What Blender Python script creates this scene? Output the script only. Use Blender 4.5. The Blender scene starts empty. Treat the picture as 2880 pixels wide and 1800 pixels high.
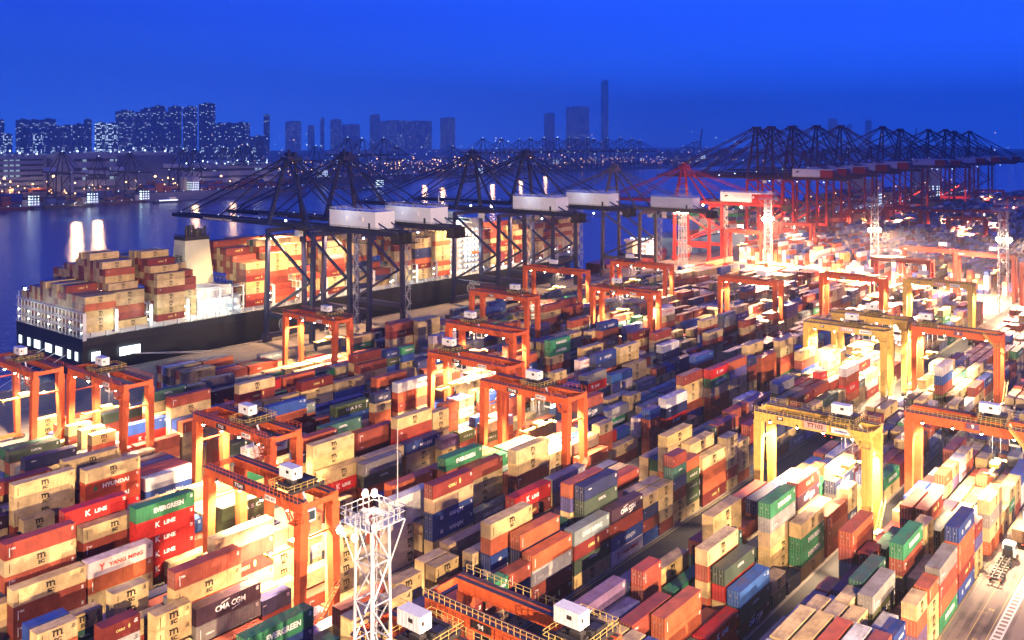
import bpy, math, random
from mathutils import Vector, Matrix
R = random.Random(7)
sc = bpy.context.scene
COL = sc.collection
RAD = math.radians
CAMZ = 86.0
TH = RAD(39.26)
cT, sT = math.cos(TH), math.sin(TH)
FOC, PCX, PYH = 2563.0, 1440.0, 403.0

def proj(x, y, z=0.0):
    d = x*cT + y*sT
    r = x*sT - y*cT
    if d < 1: return (-9999, -9999, d)
    return (PCX + FOC*r/d, PYH + FOC*(CAMZ - z)/d, d)

# ------------------------------------------------------------------ helpers
def srgb(r, g, b):
    f = lambda c: (c/255/12.92) if c/255 <= .04045 else ((c/255+.055)/1.055)**2.4
    return (f(r), f(g), f(b), 1)

def new_mat(name, col=(.5, .5, .5, 1), rough=.6, metal=0.0, noise=0.0, nscale=1.0, emit=None, estr=0.0, spec=.5):
    m = bpy.data.materials.new(name)
    m.use_nodes = True
    nt = m.node_tree
    b = nt.nodes['Principled BSDF']
    b.inputs['Base Color'].default_value = col
    b.inputs['Roughness'].default_value = rough
    b.inputs['Metallic'].default_value = metal
    b.inputs['Specular IOR Level'].default_value = spec
    if noise > 0:
        tc = nt.nodes.new('ShaderNodeTexCoord')
        n = nt.nodes.new('ShaderNodeTexNoise'); n.inputs['Scale'].default_value = nscale
        n.inputs['Detail'].default_value = 5; n.inputs['Roughness'].default_value = .65
        nt.links.new(tc.outputs['Object'], n.inputs['Vector'])
        mr = nt.nodes.new('ShaderNodeMapRange')
        mr.inputs['From Min'].default_value = .3; mr.inputs['From Max'].default_value = .7
        mr.inputs['To Min'].default_value = 1-noise; mr.inputs['To Max'].default_value = 1+noise*.5
        nt.links.new(n.outputs['Fac'], mr.inputs['Value'])
        mx = nt.nodes.new('ShaderNodeMix'); mx.data_type = 'RGBA'; mx.blend_type = 'MULTIPLY'
        mx.inputs['Factor'].default_value = 1
        mx.inputs['A'].default_value = col
        nt.links.new(mr.outputs['Result'], mx.inputs['B'])
        nt.links.new(mx.outputs['Result'], b.inputs['Base Color'])
    if emit:
        b.inputs['Emission Color'].default_value = emit
        b.inputs['Emission Strength'].default_value = estr
        m.cycles.emission_sampling = 'NONE'
    return m

class MB:
    def __init__(s): s.v = []; s.f = []; s.m = []; s.c = []
    def quad(s, a, b, c, d, mi=0, col=None):
        n = len(s.v); s.v += [a, b, c, d]; s.f.append((n, n+1, n+2, n+3)); s.m.append(mi); s.c.append(col)
    def poly(s, pts, mi=0, col=None):
        n = len(s.v); s.v += list(pts); s.f.append(tuple(range(n, n+len(pts)))); s.m.append(mi); s.c.append(col)
    def box(s, x0, x1, y0, y1, z0, z1, mi=0, col=None):
        n = len(s.v)
        s.v += [(x0,y0,z0),(x1,y0,z0),(x1,y1,z0),(x0,y1,z0),(x0,y0,z1),(x1,y0,z1),(x1,y1,z1),(x0,y1,z1)]
        for q in ((0,3,2,1),(4,5,6,7),(0,1,5,4),(1,2,6,5),(2,3,7,6),(3,0,4,7)):
            s.f.append(tuple(n+i for i in q)); s.m.append(mi); s.c.append(col)
    def beam(s, p, q, w, h=None, w2=None, h2=None, mi=0):
        h = h or w; w2 = w2 or w; h2 = h2 or h
        p = Vector(p); q = Vector(q); d = (q-p).normalized()
        up = Vector((0,0,1)) if abs(d.z) < .95 else Vector((0,1,0))
        a = d.cross(up).normalized(); b = a.cross(d).normalized()
        n = len(s.v)
        for c, ww, hh in ((p, w, h), (q, w2, h2)):
            for sa, sb in ((-1,-1),(1,-1),(1,1),(-1,1)):
                s.v.append(tuple(c + a*sa*ww/2 + b*sb*hh/2))
        for f in ((0,1,2,3),(7,6,5,4),(0,4,5,1),(1,5,6,2),(2,6,7,3),(3,7,4,0)):
            s.f.append(tuple(n+i for i in f)); s.m.append(mi); s.c.append(None)
    def tube(s, p, q, r, n=6, r2=None, mi=0, cap=True):
        r2 = r if r2 is None else r2
        p = Vector(p); q = Vector(q); d = (q-p).normalized()
        up = Vector((0,0,1)) if abs(d.z) < .95 else Vector((0,1,0))
        a = d.cross(up).normalized(); b = a.cross(d).normalized()
        k = len(s.v)
        for c, rr in ((p, r), (q, r2)):
            for i in range(n):
                t = 2*math.pi*i/n
                s.v.append(tuple(c + a*math.cos(t)*rr + b*math.sin(t)*rr))
        for i in range(n):
            j = (i+1) % n
            s.f.append((k+i, k+j, k+n+j, k+n+i)); s.m.append(mi); s.c.append(None)
        if cap:
            s.f.append(tuple(k+n+i for i in range(n))); s.m.append(mi); s.c.append(None)
            s.f.append(tuple(k+n-1-i for i in range(n))); s.m.append(mi); s.c.append(None)
    def ball(s, c, r, mi=0):
        n = 8; rings = []
        k = len(s.v)
        s.v.append((c[0], c[1], c[2]+r))
        for i in (1, 2, 3):
            t = math.pi*i/4
            for j in range(n):
                u = 2*math.pi*j/n
                s.v.append((c[0]+r*math.sin(t)*math.cos(u), c[1]+r*math.sin(t)*math.sin(u), c[2]+r*math.cos(t)))
        s.v.append((c[0], c[1], c[2]-r))
        for j in range(n):
            a, b = k+1+j, k+1+(j+1) % n
            s.f.append((k, a, b)); s.m.append(mi); s.c.append(None)
            for i in (0, 1):
                s.f.append((a+i*n, a+(i+1)*n, b+(i+1)*n, b+i*n)); s.m.append(mi); s.c.append(None)
            s.f.append((a+2*n, k+1+3*n, b+2*n)); s.m.append(mi); s.c.append(None)
    def mesh(s, name, mats, colattr=False, smooth=False):
        me = bpy.data.meshes.new(name)
        me.from_pydata(s.v, [], s.f)
        for m in mats: me.materials.append(m)
        if len(mats) > 1: me.polygons.foreach_set('material_index', s.m)
        if colattr:
            at = me.color_attributes.new('paint', 'FLOAT_COLOR', 'CORNER')
            buf = []
            for f, c in zip(s.f, s.c):
                c = c or (.5, .5, .5, 1)
                buf += list(c)*len(f)
            at.data.foreach_set('color', buf)
        if smooth: me.polygons.foreach_set('use_smooth', [True]*len(me.polygons))
        me.update()
        return me
    def build(s, name, mats, parent=None, **k):
        if not isinstance(mats, (list, tuple)): mats = [mats]
        return obj(name, s.mesh(name, mats, **k), parent)

def obj(name, data, parent=None, loc=None):
    o = bpy.data.objects.new(name, data); COL.objects.link(o)
    if parent: o.parent = parent
    if loc: o.location = loc
    return o

def tag(o, label=None, cat=None, group=None, kind=None):
    if label: o['label'] = label
    if cat: o['category'] = cat
    if group: o['group'] = group
    if kind: o['kind'] = kind
    return o

def thing(name, label, cat, loc=(0,0,0), rz=0, group=None):
    o = obj(name, None); o.location = loc; o.rotation_euler = (0, 0, rz)
    o.empty_display_size = .1
    return tag(o, label, cat, group)

KIDS = {}
def copy_tree(o, parent=None):
    c = o.copy(); COL.objects.link(c); c.parent = parent
    for ch in o.children: copy_tree(ch, c)
    return c

_txt = {}
def text_geo(txt, size, bold=.0, sx=1.0):
    """verts/faces of flat lettering centred on the origin in the XZ plane, facing -Y"""
    key = (txt, size, bold, sx)
    if key in _txt: return _txt[key]
    cu = bpy.data.curves.new('t', 'FONT'); cu.body = txt; cu.size = size
    cu.align_x = 'CENTER'; cu.align_y = 'CENTER'; cu.offset = bold; cu.resolution_u = 2
    ob = bpy.data.objects.new('t', cu)
    COL.objects.link(ob)
    dg = bpy.context.evaluated_depsgraph_get()
    me = bpy.data.meshes.new_from_object(ob.evaluated_get(dg))
    vs = [(v.co.x*sx, 0.0, v.co.y) for v in me.vertices]
    fs = [tuple(p.vertices) for p in me.polygons]
    bpy.data.objects.remove(ob); bpy.data.meshes.remove(me); bpy.data.curves.remove(cu)
    _txt[key] = (vs, fs)
    return _txt[key]

def add_text(mb, txt, size, x, y, z, mi=0, bold=0.0, sx=1.0, col=None, axis='-y'):
    vs, fs = text_geo(txt, size, bold, sx)
    n = len(mb.v)
    if axis == '-y': mb.v += [(x+a, y, z+c) for a, b, c in vs]
    elif axis == '-x': mb.v += [(x, y-a, z+c) for a, b, c in vs]
    for f in fs:
        mb.f.append(tuple(n+i for i in f)); mb.m.append(mi); mb.c.append(col)
# ------------------------------------------------------------------ materials
M = {}
def paint_mat(name, src, ribs):
    m = bpy.data.materials.new(name); m.use_nodes = True
    nt = m.node_tree; N = nt.nodes; L = nt.links
    b = N['Principled BSDF']; b.inputs['Roughness'].default_value = .48; b.inputs['Specular IOR Level'].default_value = .4
    if src == 'object':
        oi = N.new('ShaderNodeObjectInfo'); base = oi.outputs['Color']
    else:
        at = N.new('ShaderNodeAttribute'); at.attribute_name = 'paint'; base = at.outputs['Color']
    geo = N.new('ShaderNodeNewGeometry')
    n1 = N.new('ShaderNodeTexNoise'); n1.inputs['Scale'].default_value = .35; n1.inputs['Detail'].default_value = 6; n1.inputs['Roughness'].default_value = .7
    L.new(geo.outputs['Position'], n1.inputs['Vector'])
    mr = N.new('ShaderNodeMapRange'); mr.inputs['From Min'].default_value = .35; mr.inputs['From Max'].default_value = .7
    mr.inputs['To Min'].default_value = .6; mr.inputs['To Max'].default_value = 1.12
    L.new(n1.outputs['Fac'], mr.inputs['Value'])
    mx = N.new('ShaderNodeMix'); mx.data_type = 'RGBA'; mx.blend_type = 'MULTIPLY'; mx.inputs['Factor'].default_value = 1
    L.new(base, mx.inputs['A']); L.new(mr.outputs['Result'], mx.inputs['B'])
    # rust and grime, mostly lying on the roofs
    n2 = N.new('ShaderNodeTexNoise'); n2.inputs['Scale'].default_value = .55; n2.inputs['Detail'].default_value = 8; n2.inputs['Roughness'].default_value = .75
    mp = N.new('ShaderNodeMapping'); mp.inputs['Scale'].default_value = (.5, 1.3, 1); mp.inputs['Location'].default_value = (13, 7, 3)
    L.new(geo.outputs['Position'], mp.inputs['Vector']); L.new(mp.outputs['Vector'], n2.inputs['Vector'])
    sx = N.new('ShaderNodeSeparateXYZ'); L.new(geo.outputs['Normal'], sx.inputs[0])
    th = N.new('ShaderNodeMapRange'); th.inputs['To Min'].default_value = .61; th.inputs['To Max'].default_value = .47
    L.new(sx.outputs['Z'], th.inputs['Value'])
    sb = N.new('ShaderNodeMath'); sb.operation = 'SUBTRACT'; L.new(n2.outputs['Fac'], sb.inputs[0]); L.new(th.outputs['Result'], sb.inputs[1])
    ml = N.new('ShaderNodeMath'); ml.operation = 'MULTIPLY'; ml.inputs[1].default_value = 6; ml.use_clamp = True; L.new(sb.outputs[0], ml.inputs[0])
    m2 = N.new('ShaderNodeMath'); m2.operation = 'MULTIPLY'; m2.inputs[1].default_value = .6; L.new(ml.outputs[0], m2.inputs[0])
    mx2 = N.new('ShaderNodeMix'); mx2.data_type = 'RGBA'; L.new(m2.outputs[0], mx2.inputs['Factor'])
    L.new(mx.outputs['Result'], mx2.inputs['A']); mx2.inputs['B'].default_value = (.13, .075, .045, 1)
    L.new(mx2.outputs['Result'], b.inputs['Base Color'])
    if ribs:
        w = N.new('ShaderNodeTexWave'); w.bands_direction = 'X'; w.inputs['Scale'].default_value = .314/.28/ .314 * .314 * 1.0
        w.inputs['Scale'].default_value = 1.1
        L.new(geo.outputs['Position'], w.inputs['Vector'])
        bp = N.new('ShaderNodeBump'); bp.inputs['Strength'].default_value = .35; bp.inputs['Distance'].default_value = .05
        L.new(w.outputs['Fac'], bp.inputs['Height']); L.new(bp.outputs['Normal'], b.inputs['Normal'])
    return m
M['paint'] = paint_mat('container_paint', 'object', False)
M['paint_far'] = paint_mat('container_paint_many', 'attr', True)
M['lblack'] = new_mat('lettering_black', (.015, .013, .012, 1), .5)
M['lwhite'] = new_mat('lettering_white', (.8, .8, .78, 1), .5)
M['lred'] = new_mat('lettering_red', (.55, .03, .02, 1), .5)
M['lblue'] = new_mat('lettering_blue', (.03, .09, .35, 1), .5)
M['lyellow'] = new_mat('lettering_yellow', (.7, .6, .2, 1), .5)
M['lgreen'] = new_mat('lettering_green', (.03, .2, .09, 1), .5)
LM = ['lblack', 'lwhite', 'lred', 'lblue', 'lyellow', 'lgreen']
LCOL = [(.015,.013,.012,1), (.8,.8,.78,1), (.55,.03,.02,1), (.03,.09,.35,1), (.7,.6,.2,1), (.03,.2,.09,1)]
M['steel'] = new_mat('lock_rod_steel', (.45, .43, .4, 1), .45, .6)

# kind: (colours, colour word, lettering items for 40ft, written word)
# item: (text, size, dx, dz, material index, bold, sx)
KIND = {
 'm': ([(.58,.43,.20),(.62,.47,.23),(.54,.40,.17),(.59,.46,.24)], 'tan', [('[m]',1.0,0,.5,0,0,1),('SC',.95,0,-.72,0,.05,1.15)], 'MSC'),
 'M': ([(.70,.60,.50)], 'pale cream', [('[m]',1.0,0,.5,0,0,1),('SC',.95,0,-.72,0,.05,1.15)], 'MSC'),
 't': ([(.50,.36,.21),(.42,.30,.18)], 'plain tan', [], ''),
 'r': ([(.30,.055,.035),(.25,.05,.035),(.33,.075,.045)], 'red-brown', [('TEX',.42,-5.0,.4,1,.02,1)], 'small white TEX'),
 'o': ([(.48,.12,.05),(.45,.10,.045)], 'orange-red', [], ''),
 'b': ([(.02,.07,.32),(.03,.10,.34)], 'blue', [('CMA',.35,4.2,.8,1,.01,1)], 'small white letters'),
 'n': ([(.025,.035,.12)], 'navy', [('seaco',.5,-4.3,.6,1,.02,1)], 'seaco'),
 'g': ([(.03,.20,.09),(.04,.23,.11)], 'green', [('EVERGREEN',1.25,.6,0,1,.045,.95)], 'EVERGREEN'),
 'd': ([(.06,.09,.065),(.03,.10,.085)], 'dark green', [('CAPITAL',.75,.3,.35,1,.015,.9)], 'CAPITAL'),
 'w': ([(.68,.68,.66),(.62,.63,.64)], 'white', [('CAI',.4,4.6,.7,3,.01,1)], 'small blue letters'),
 'W': ([(.70,.69,.66)], 'white', [('WAN HAI',1.15,-1.5,.25,0,.04,.9),('WE CARRY, WE CARE',.42,-1.3,-.75,0,.005,.9)], 'WAN HAI'),
 's': ([(.26,.25,.24),(.30,.30,.31)], 'grey', [('seaco',.65,-3.8,-.3,1,.02,1)], 'seaco'),
 'k': ([(.50,.02,.018)], 'bright red', [('K',1.5,-1.9,0,1,.05,1),('LINE',1.05,.75,-.05,1,.04,1.15)], 'K LINE'),
 'h': ([(.02,.05,.22)], 'dark blue', [('HANJIN',1.15,.9,-.1,1,.035,1.05),('O',1.25,-3.7,-.1,1,.01,1),('H',.7,-3.7,-.1,1,.03,1)], 'HANJIN'),
 'H': ([(.42,.27,.19)], 'dusty pink', [('HANJIN',1.15,.9,-.1,3,.035,1.05),('O',1.25,-3.7,-.1,3,.01,1),('H',.7,-3.7,-.1,3,.03,1)], 'blue HANJIN'),
 'c': ([(.055,.025,.05),(.03,.04,.10)], 'near-black purple', [('CMA CGM',1.3,.2,0,1,.04,.95),('[sw]',1.6,-.8,.8,1,0,1),('[sw]',1.6,1.3,-.85,1,0,1)], 'CMA CGM'),
 'y': ([(.72,.62,.60)], 'white', [('YANG MING',1.0,1.0,0,2,.035,1.15),('Y',1.6,-3.8,0,2,.06,.9)], 'YANG MING'),
 'q': ([(.20,.25,.27),(.28,.30,.30)], 'grey-blue', [('CHINA SHIPPING',1.25,0,0,1,.03,.72)], 'CHINA SHIPPING'),
 'v': ([(.17,.02,.02),(.20,.03,.025)], 'maroon', [('CARU',.8,-.3,0,4,.04,1.1),('[el]',.9,2.1,.25,4,0,.6)], 'CARU'),
 'u': ([(.055,.09,.035),(.09,.10,.04)], 'olive green', [('U A S C',1.1,.4,-.1,1,.04,1.5),('[bar]',1.9,5.3,0,1,0,1)], 'UASC'),
 'a': ([(.50,.07,.03)], 'vermilion', [('HYUNDAI',1.2,.6,0,1,.045,1.1),('[tri]',1.1,-4.2,0,5,0,1)], 'HYUNDAI'),
 'p': ([(.10,.09,.27),(.16,.10,.20)], 'purple', [('APL',.6,-4.6,0,1,.02,1)], 'small white APL'),
 'x': ([(.36,.38,.40),(.42,.43,.45)], 'pale grey', [('MAERSK',.95,1.2,0,3,.03,1),('[sq]',1.5,-3.0,0,3,0,1),('*',2.2,-3.0,-.45,1,.06,1)], 'MAERSK'),
 'l': ([(.02,.05,.22)], 'deep blue', [('LLOYD TRIESTINO',1.15,.4,-.2,1,.035,.78)], 'LLOYD TRIESTINO'),
 'C': ([(.24,.30,.38)], 'steel blue', [('COSCO',1.1,0,0,3,.02,1.3)], 'COSCO'),
 'z': ([(.20,.20,.19)], 'slate grey', [('MOL',.95,.2,.2,1,.04,1.1),('[el]',.8,-1.6,.2,2,0,.9)], 'MOL'),
 'I': ([(.02,.05,.10)], 'dark blue', [('ITALIA',1.1,0,0,1,.03,1)], 'ITALIA'),
 'K': ([(.02,.04,.16)], 'navy', [('KMTC',.95,.5,0,1,.04,1)], 'KMTC'),
 'T': ([(.03,.10,.10)], 'dark teal', [('CAPITAL',.7,0,.6,1,.01,.9),('T S LINES',.9,0,-.5,1,.03,.8)], 'T S LINES'),
 'S': ([(.045,.20,.16)], 'sea green', [('MITSUI MARINE',1.0,.6,-.1,1,.04,.7)], 'MITSUI MARINE'),
 'D': ([(.48,.08,.03)], 'orange-red', [('CRI IP',.7,-2,0,1,.03,1)], 'CRI IP'),
}
HT = {40: 2.83, 20: 2.6}
LN = {40: 12.19, 20: 6.06}
WD = 2.44

def lettering_mb(k, L, mb=None, x0=0, y0=0, z0=0, attr=False):
    own = mb is None
    mb = mb or MB()
    h = HT[L]; ln = LN[L]
    sc_ = 1.0 if L == 40 else .62
    for t, size, dx, dz, ci, bold, sx in KIND[k][2]:
        mi = 0 if attr else ci
        s_ = sc_ if t not in ('[m]', 'SC') else .9
        if t[0] == '[':
            X = x0+ln/2+dx*sc_*.95; Z = z0+h/2+dz*s_; r = size*s_/2; y = y0-.044; c = LCOL[ci] if attr else None
            if t == '[sq]': mb.poly([(X-r,y,Z-r),(X+r,y,Z-r),(X+r,y,Z+r),(X-r,y,Z+r)], mi, c)
            elif t == '[m]':
                for a0, a1, b0, b1 in ((-.95,-.6,-.55,.55),(-.2,.15,-.55,.45),(.6,.95,-.55,.35),(-.6,-.2,.2,.5),(.15,.6,.2,.5),(-1.15,-.95,.35,.55),(.6,1.2,-.55,-.4),(-.35,.0,.5,.6),(.3,.7,.5,.58)):
                    mb.poly([(X+a0*.82*s_,y,Z+b0*s_),(X+a1*.82*s_,y,Z+b0*s_),(X+a1*.82*s_,y,Z+b1*s_),(X+a0*.82*s_,y,Z+b1*s_)], mi, c)
            elif t == '[bar]': mb.poly([(X-.14,y,Z-r),(X+.14,y,Z-r),(X+.14,y,Z+r),(X-.14,y,Z+r)], mi, c)
            elif t == '[tri]': mb.poly([(X-r,y,Z-r),(X+r,y,Z-r),(X+.1,y,Z+r)], mi, c)
            elif t == '[sw]': mb.poly([(X-r,y,Z-.16),(X+r,y,Z+.2),(X+r*.9,y,Z+.3),(X-r,y,Z)], mi, c)
            else: mb.poly([(X+r*sx*math.cos(a*.5236),y,Z+r*1.3*math.sin(a*.5236)) for a in range(12)], mi, c)
            continue
        add_text(mb, t, size*s_, x0+ln/2+dx*sc_*(.95), y0-.045, z0+h/2+dz*s_, mi=mi, bold=bold*s_, sx=sx, col=LCOL[ci] if attr else None)
    return mb
def codes_mb(k, L):
    """the small white number codes near the corners"""
    mb = MB(); h = HT[L]; ln = LN[L]; rr = random.Random(ord(k)*3+L)
    mi = 0 if k in 'mMtwWyx' else 1
    for i in range(3):
        w = .35+.25*rr.random()
        mb.quad((ln-.45-w,-.045,h-.55-i*.22),(ln-.45,-.045,h-.55-i*.22),(ln-.45,-.045,h-.43-i*.22),(ln-.45-w,-.045,h-.43-i*.22), mi)
    if k in 'mMrtos':
        mb.quad((.7,-.045,.5),(.82,-.045,.5),(.82,-.045,2.1),(.7,-.045,2.1), mi)
    return mb

def container_body(L):
    mb = MB(); ln = LN[L]; h = HT[L]; w = WD
    # frame: corner posts, rails
    e = .12
    for x in (0, ln-e):
        for y in (0, w-e): mb.box(x, x+e, y, y+e, .0, h-.02)
    for y in (0, w-.09):
        mb.box(e, ln-e, y, y+.09, .0, .16); mb.box(e, ln-e, y+.01, y+.10, h-.13, h-.03)
    for x in (0, ln-.1):
        mb.box(x, x+.1, e, w-e, .0, .14); mb.box(x+.005, x+.095, e, w-e, h-.15, h-.02)
    for x in (0, ln-.18):      # corner castings
        for y in (-.004, w-.156):
            for z in (-.0, h-.118): mb.box(x-.004, x+.184, y, y+.16, z, z+.118)
    # corrugated long sides
    n = 43 if L == 40 else 21; p = (ln-2*e)/n
    for side in (0, 1):
        ya, yb = (.012, .055) if side == 0 else (w-.012, w-.055)
        prof = []
        for i in range(n):
            x = e+i*p
            prof += [(x, yb), (x+p*.2, ya), (x+p*.55, ya), (x+p*.75, yb)]
        prof.append((ln-e, yb))
        for a, b in zip(prof, prof[1:]):
            q = [(a[0],a[1],.15),(b[0],b[1],.15),(b[0],b[1],h-.12),(a[0],a[1],h-.12)]
            if side: q = q[::-1]
            mb.quad(*q)
    # corrugated front end (+x)
    m_ = 8; p = (w-2*e)/m_; prof = []
    for i in range(m_):
        y = e+i*p; prof += [(y, ln-.06), (y+p*.2, ln-.015), (y+p*.55, ln-.015), (y+p*.75, ln-.06)]
    prof.append((w-e, ln-.06))
    for a, b in zip(prof, prof[1:]):
        mb.quad((a[1],a[0],.13),(b[1],b[0],.13),(b[1],b[0],h-.14),(a[1],a[0],h-.14))
    # roof with shallow cross ribs
    n = 40 if L == 40 else 20; p = (ln-2*e)/n; prof = []
    for i in range(n):
        x = e+i*p; prof += [(x, h-.045), (x+p*.15, h-.018), (x+p*.6, h-.018), (x+p*.75, h-.045)]
    prof.append((ln-e, h-.045))
    for a, b in zip(prof, prof[1:]):
        mb.quad((a[0],.08,a[1]),(b[0],.08,b[1]),(b[0],w-.08,b[1]),(a[0],w-.08,a[1]))
    mb.quad((e,.09,.05),(e,w-.09,.05),(ln-e,w-.09,.05),(ln-e,.09,.05))
    return mb
def corr_end(L):
    """plain corrugated end at -x"""
    mb = MB(); h = HT[L]; w = WD; e = .12; m_ = 8; p = (w-2*e)/m_; prof = []
    for i in range(m_):
        y = e+i*p; prof += [(y, .06), (y+p*.2, .015), (y+p*.55, .015), (y+p*.75, .06)]
    prof.append((w-e, .06))
    for a, b in zip(prof, prof[1:]):
        mb.quad((b[1],b[0],.13),(a[1],a[0],.13),(a[1],a[0],h-.14),(b[1],b[0],h-.14))
    return mb
def door_leaf(L, i):
    mb = MB(); h = HT[L]; w = WD; y0 = .12+i*1.1; y1 = y0+1.095
    mb.box(.03, .09, y0, y1, .15, h-.16)
    for k in range(3):
        z = .35+k*(h-.7)/3
        mb.box(.015, .03, y0+.08, y1-.08, z, z+(h-.7)/3-.18)
    return mb
def rods(L, i):
    mb = MB(); h = HT[L]; y0 = .12+i*1.1
    for dy in (.3, .82):
        mb.box(-.03, .0, y0+dy, y0+dy+.04, .1, h-.1)
        mb.box(-.035, .005, y0+dy-.14, y0+dy+.0, .95, 1.0)
        for z in (.3, h-.4): mb.box(-.03, .012, y0+dy-.04, y0+dy+.08, z, z+.07)
    mb.box(-.0, .012, y0+.55, y0+.7, 1.5, 1.9)
    return mb
BODY = {L: container_body(L).mesh('body', [M['paint']]) for L in (40, 20)}
CEND = {L: corr_end(L).mesh('end_panel', [M['paint']]) for L in (40, 20)}
DOOR = {(L, i): door_leaf(L, i).mesh('door', [M['paint']]) for L in (40, 20) for i in (0, 1)}
RODS = {(L, i): rods(L, i).mesh('lock_rod', [M['steel']]) for L in (40, 20) for i in (0, 1)}
LETT = {}; CODE = {}
lmats = [M[q] for q in LM]
for k in KIND:
    for L in (40, 20):
        if KIND[k][2]: LETT[(k, L)] = lettering_mb(k, L).mesh('lettering', lmats)
        CODE[(k, L)] = codes_mb(k, L).mesh('marking', lmats)
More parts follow.
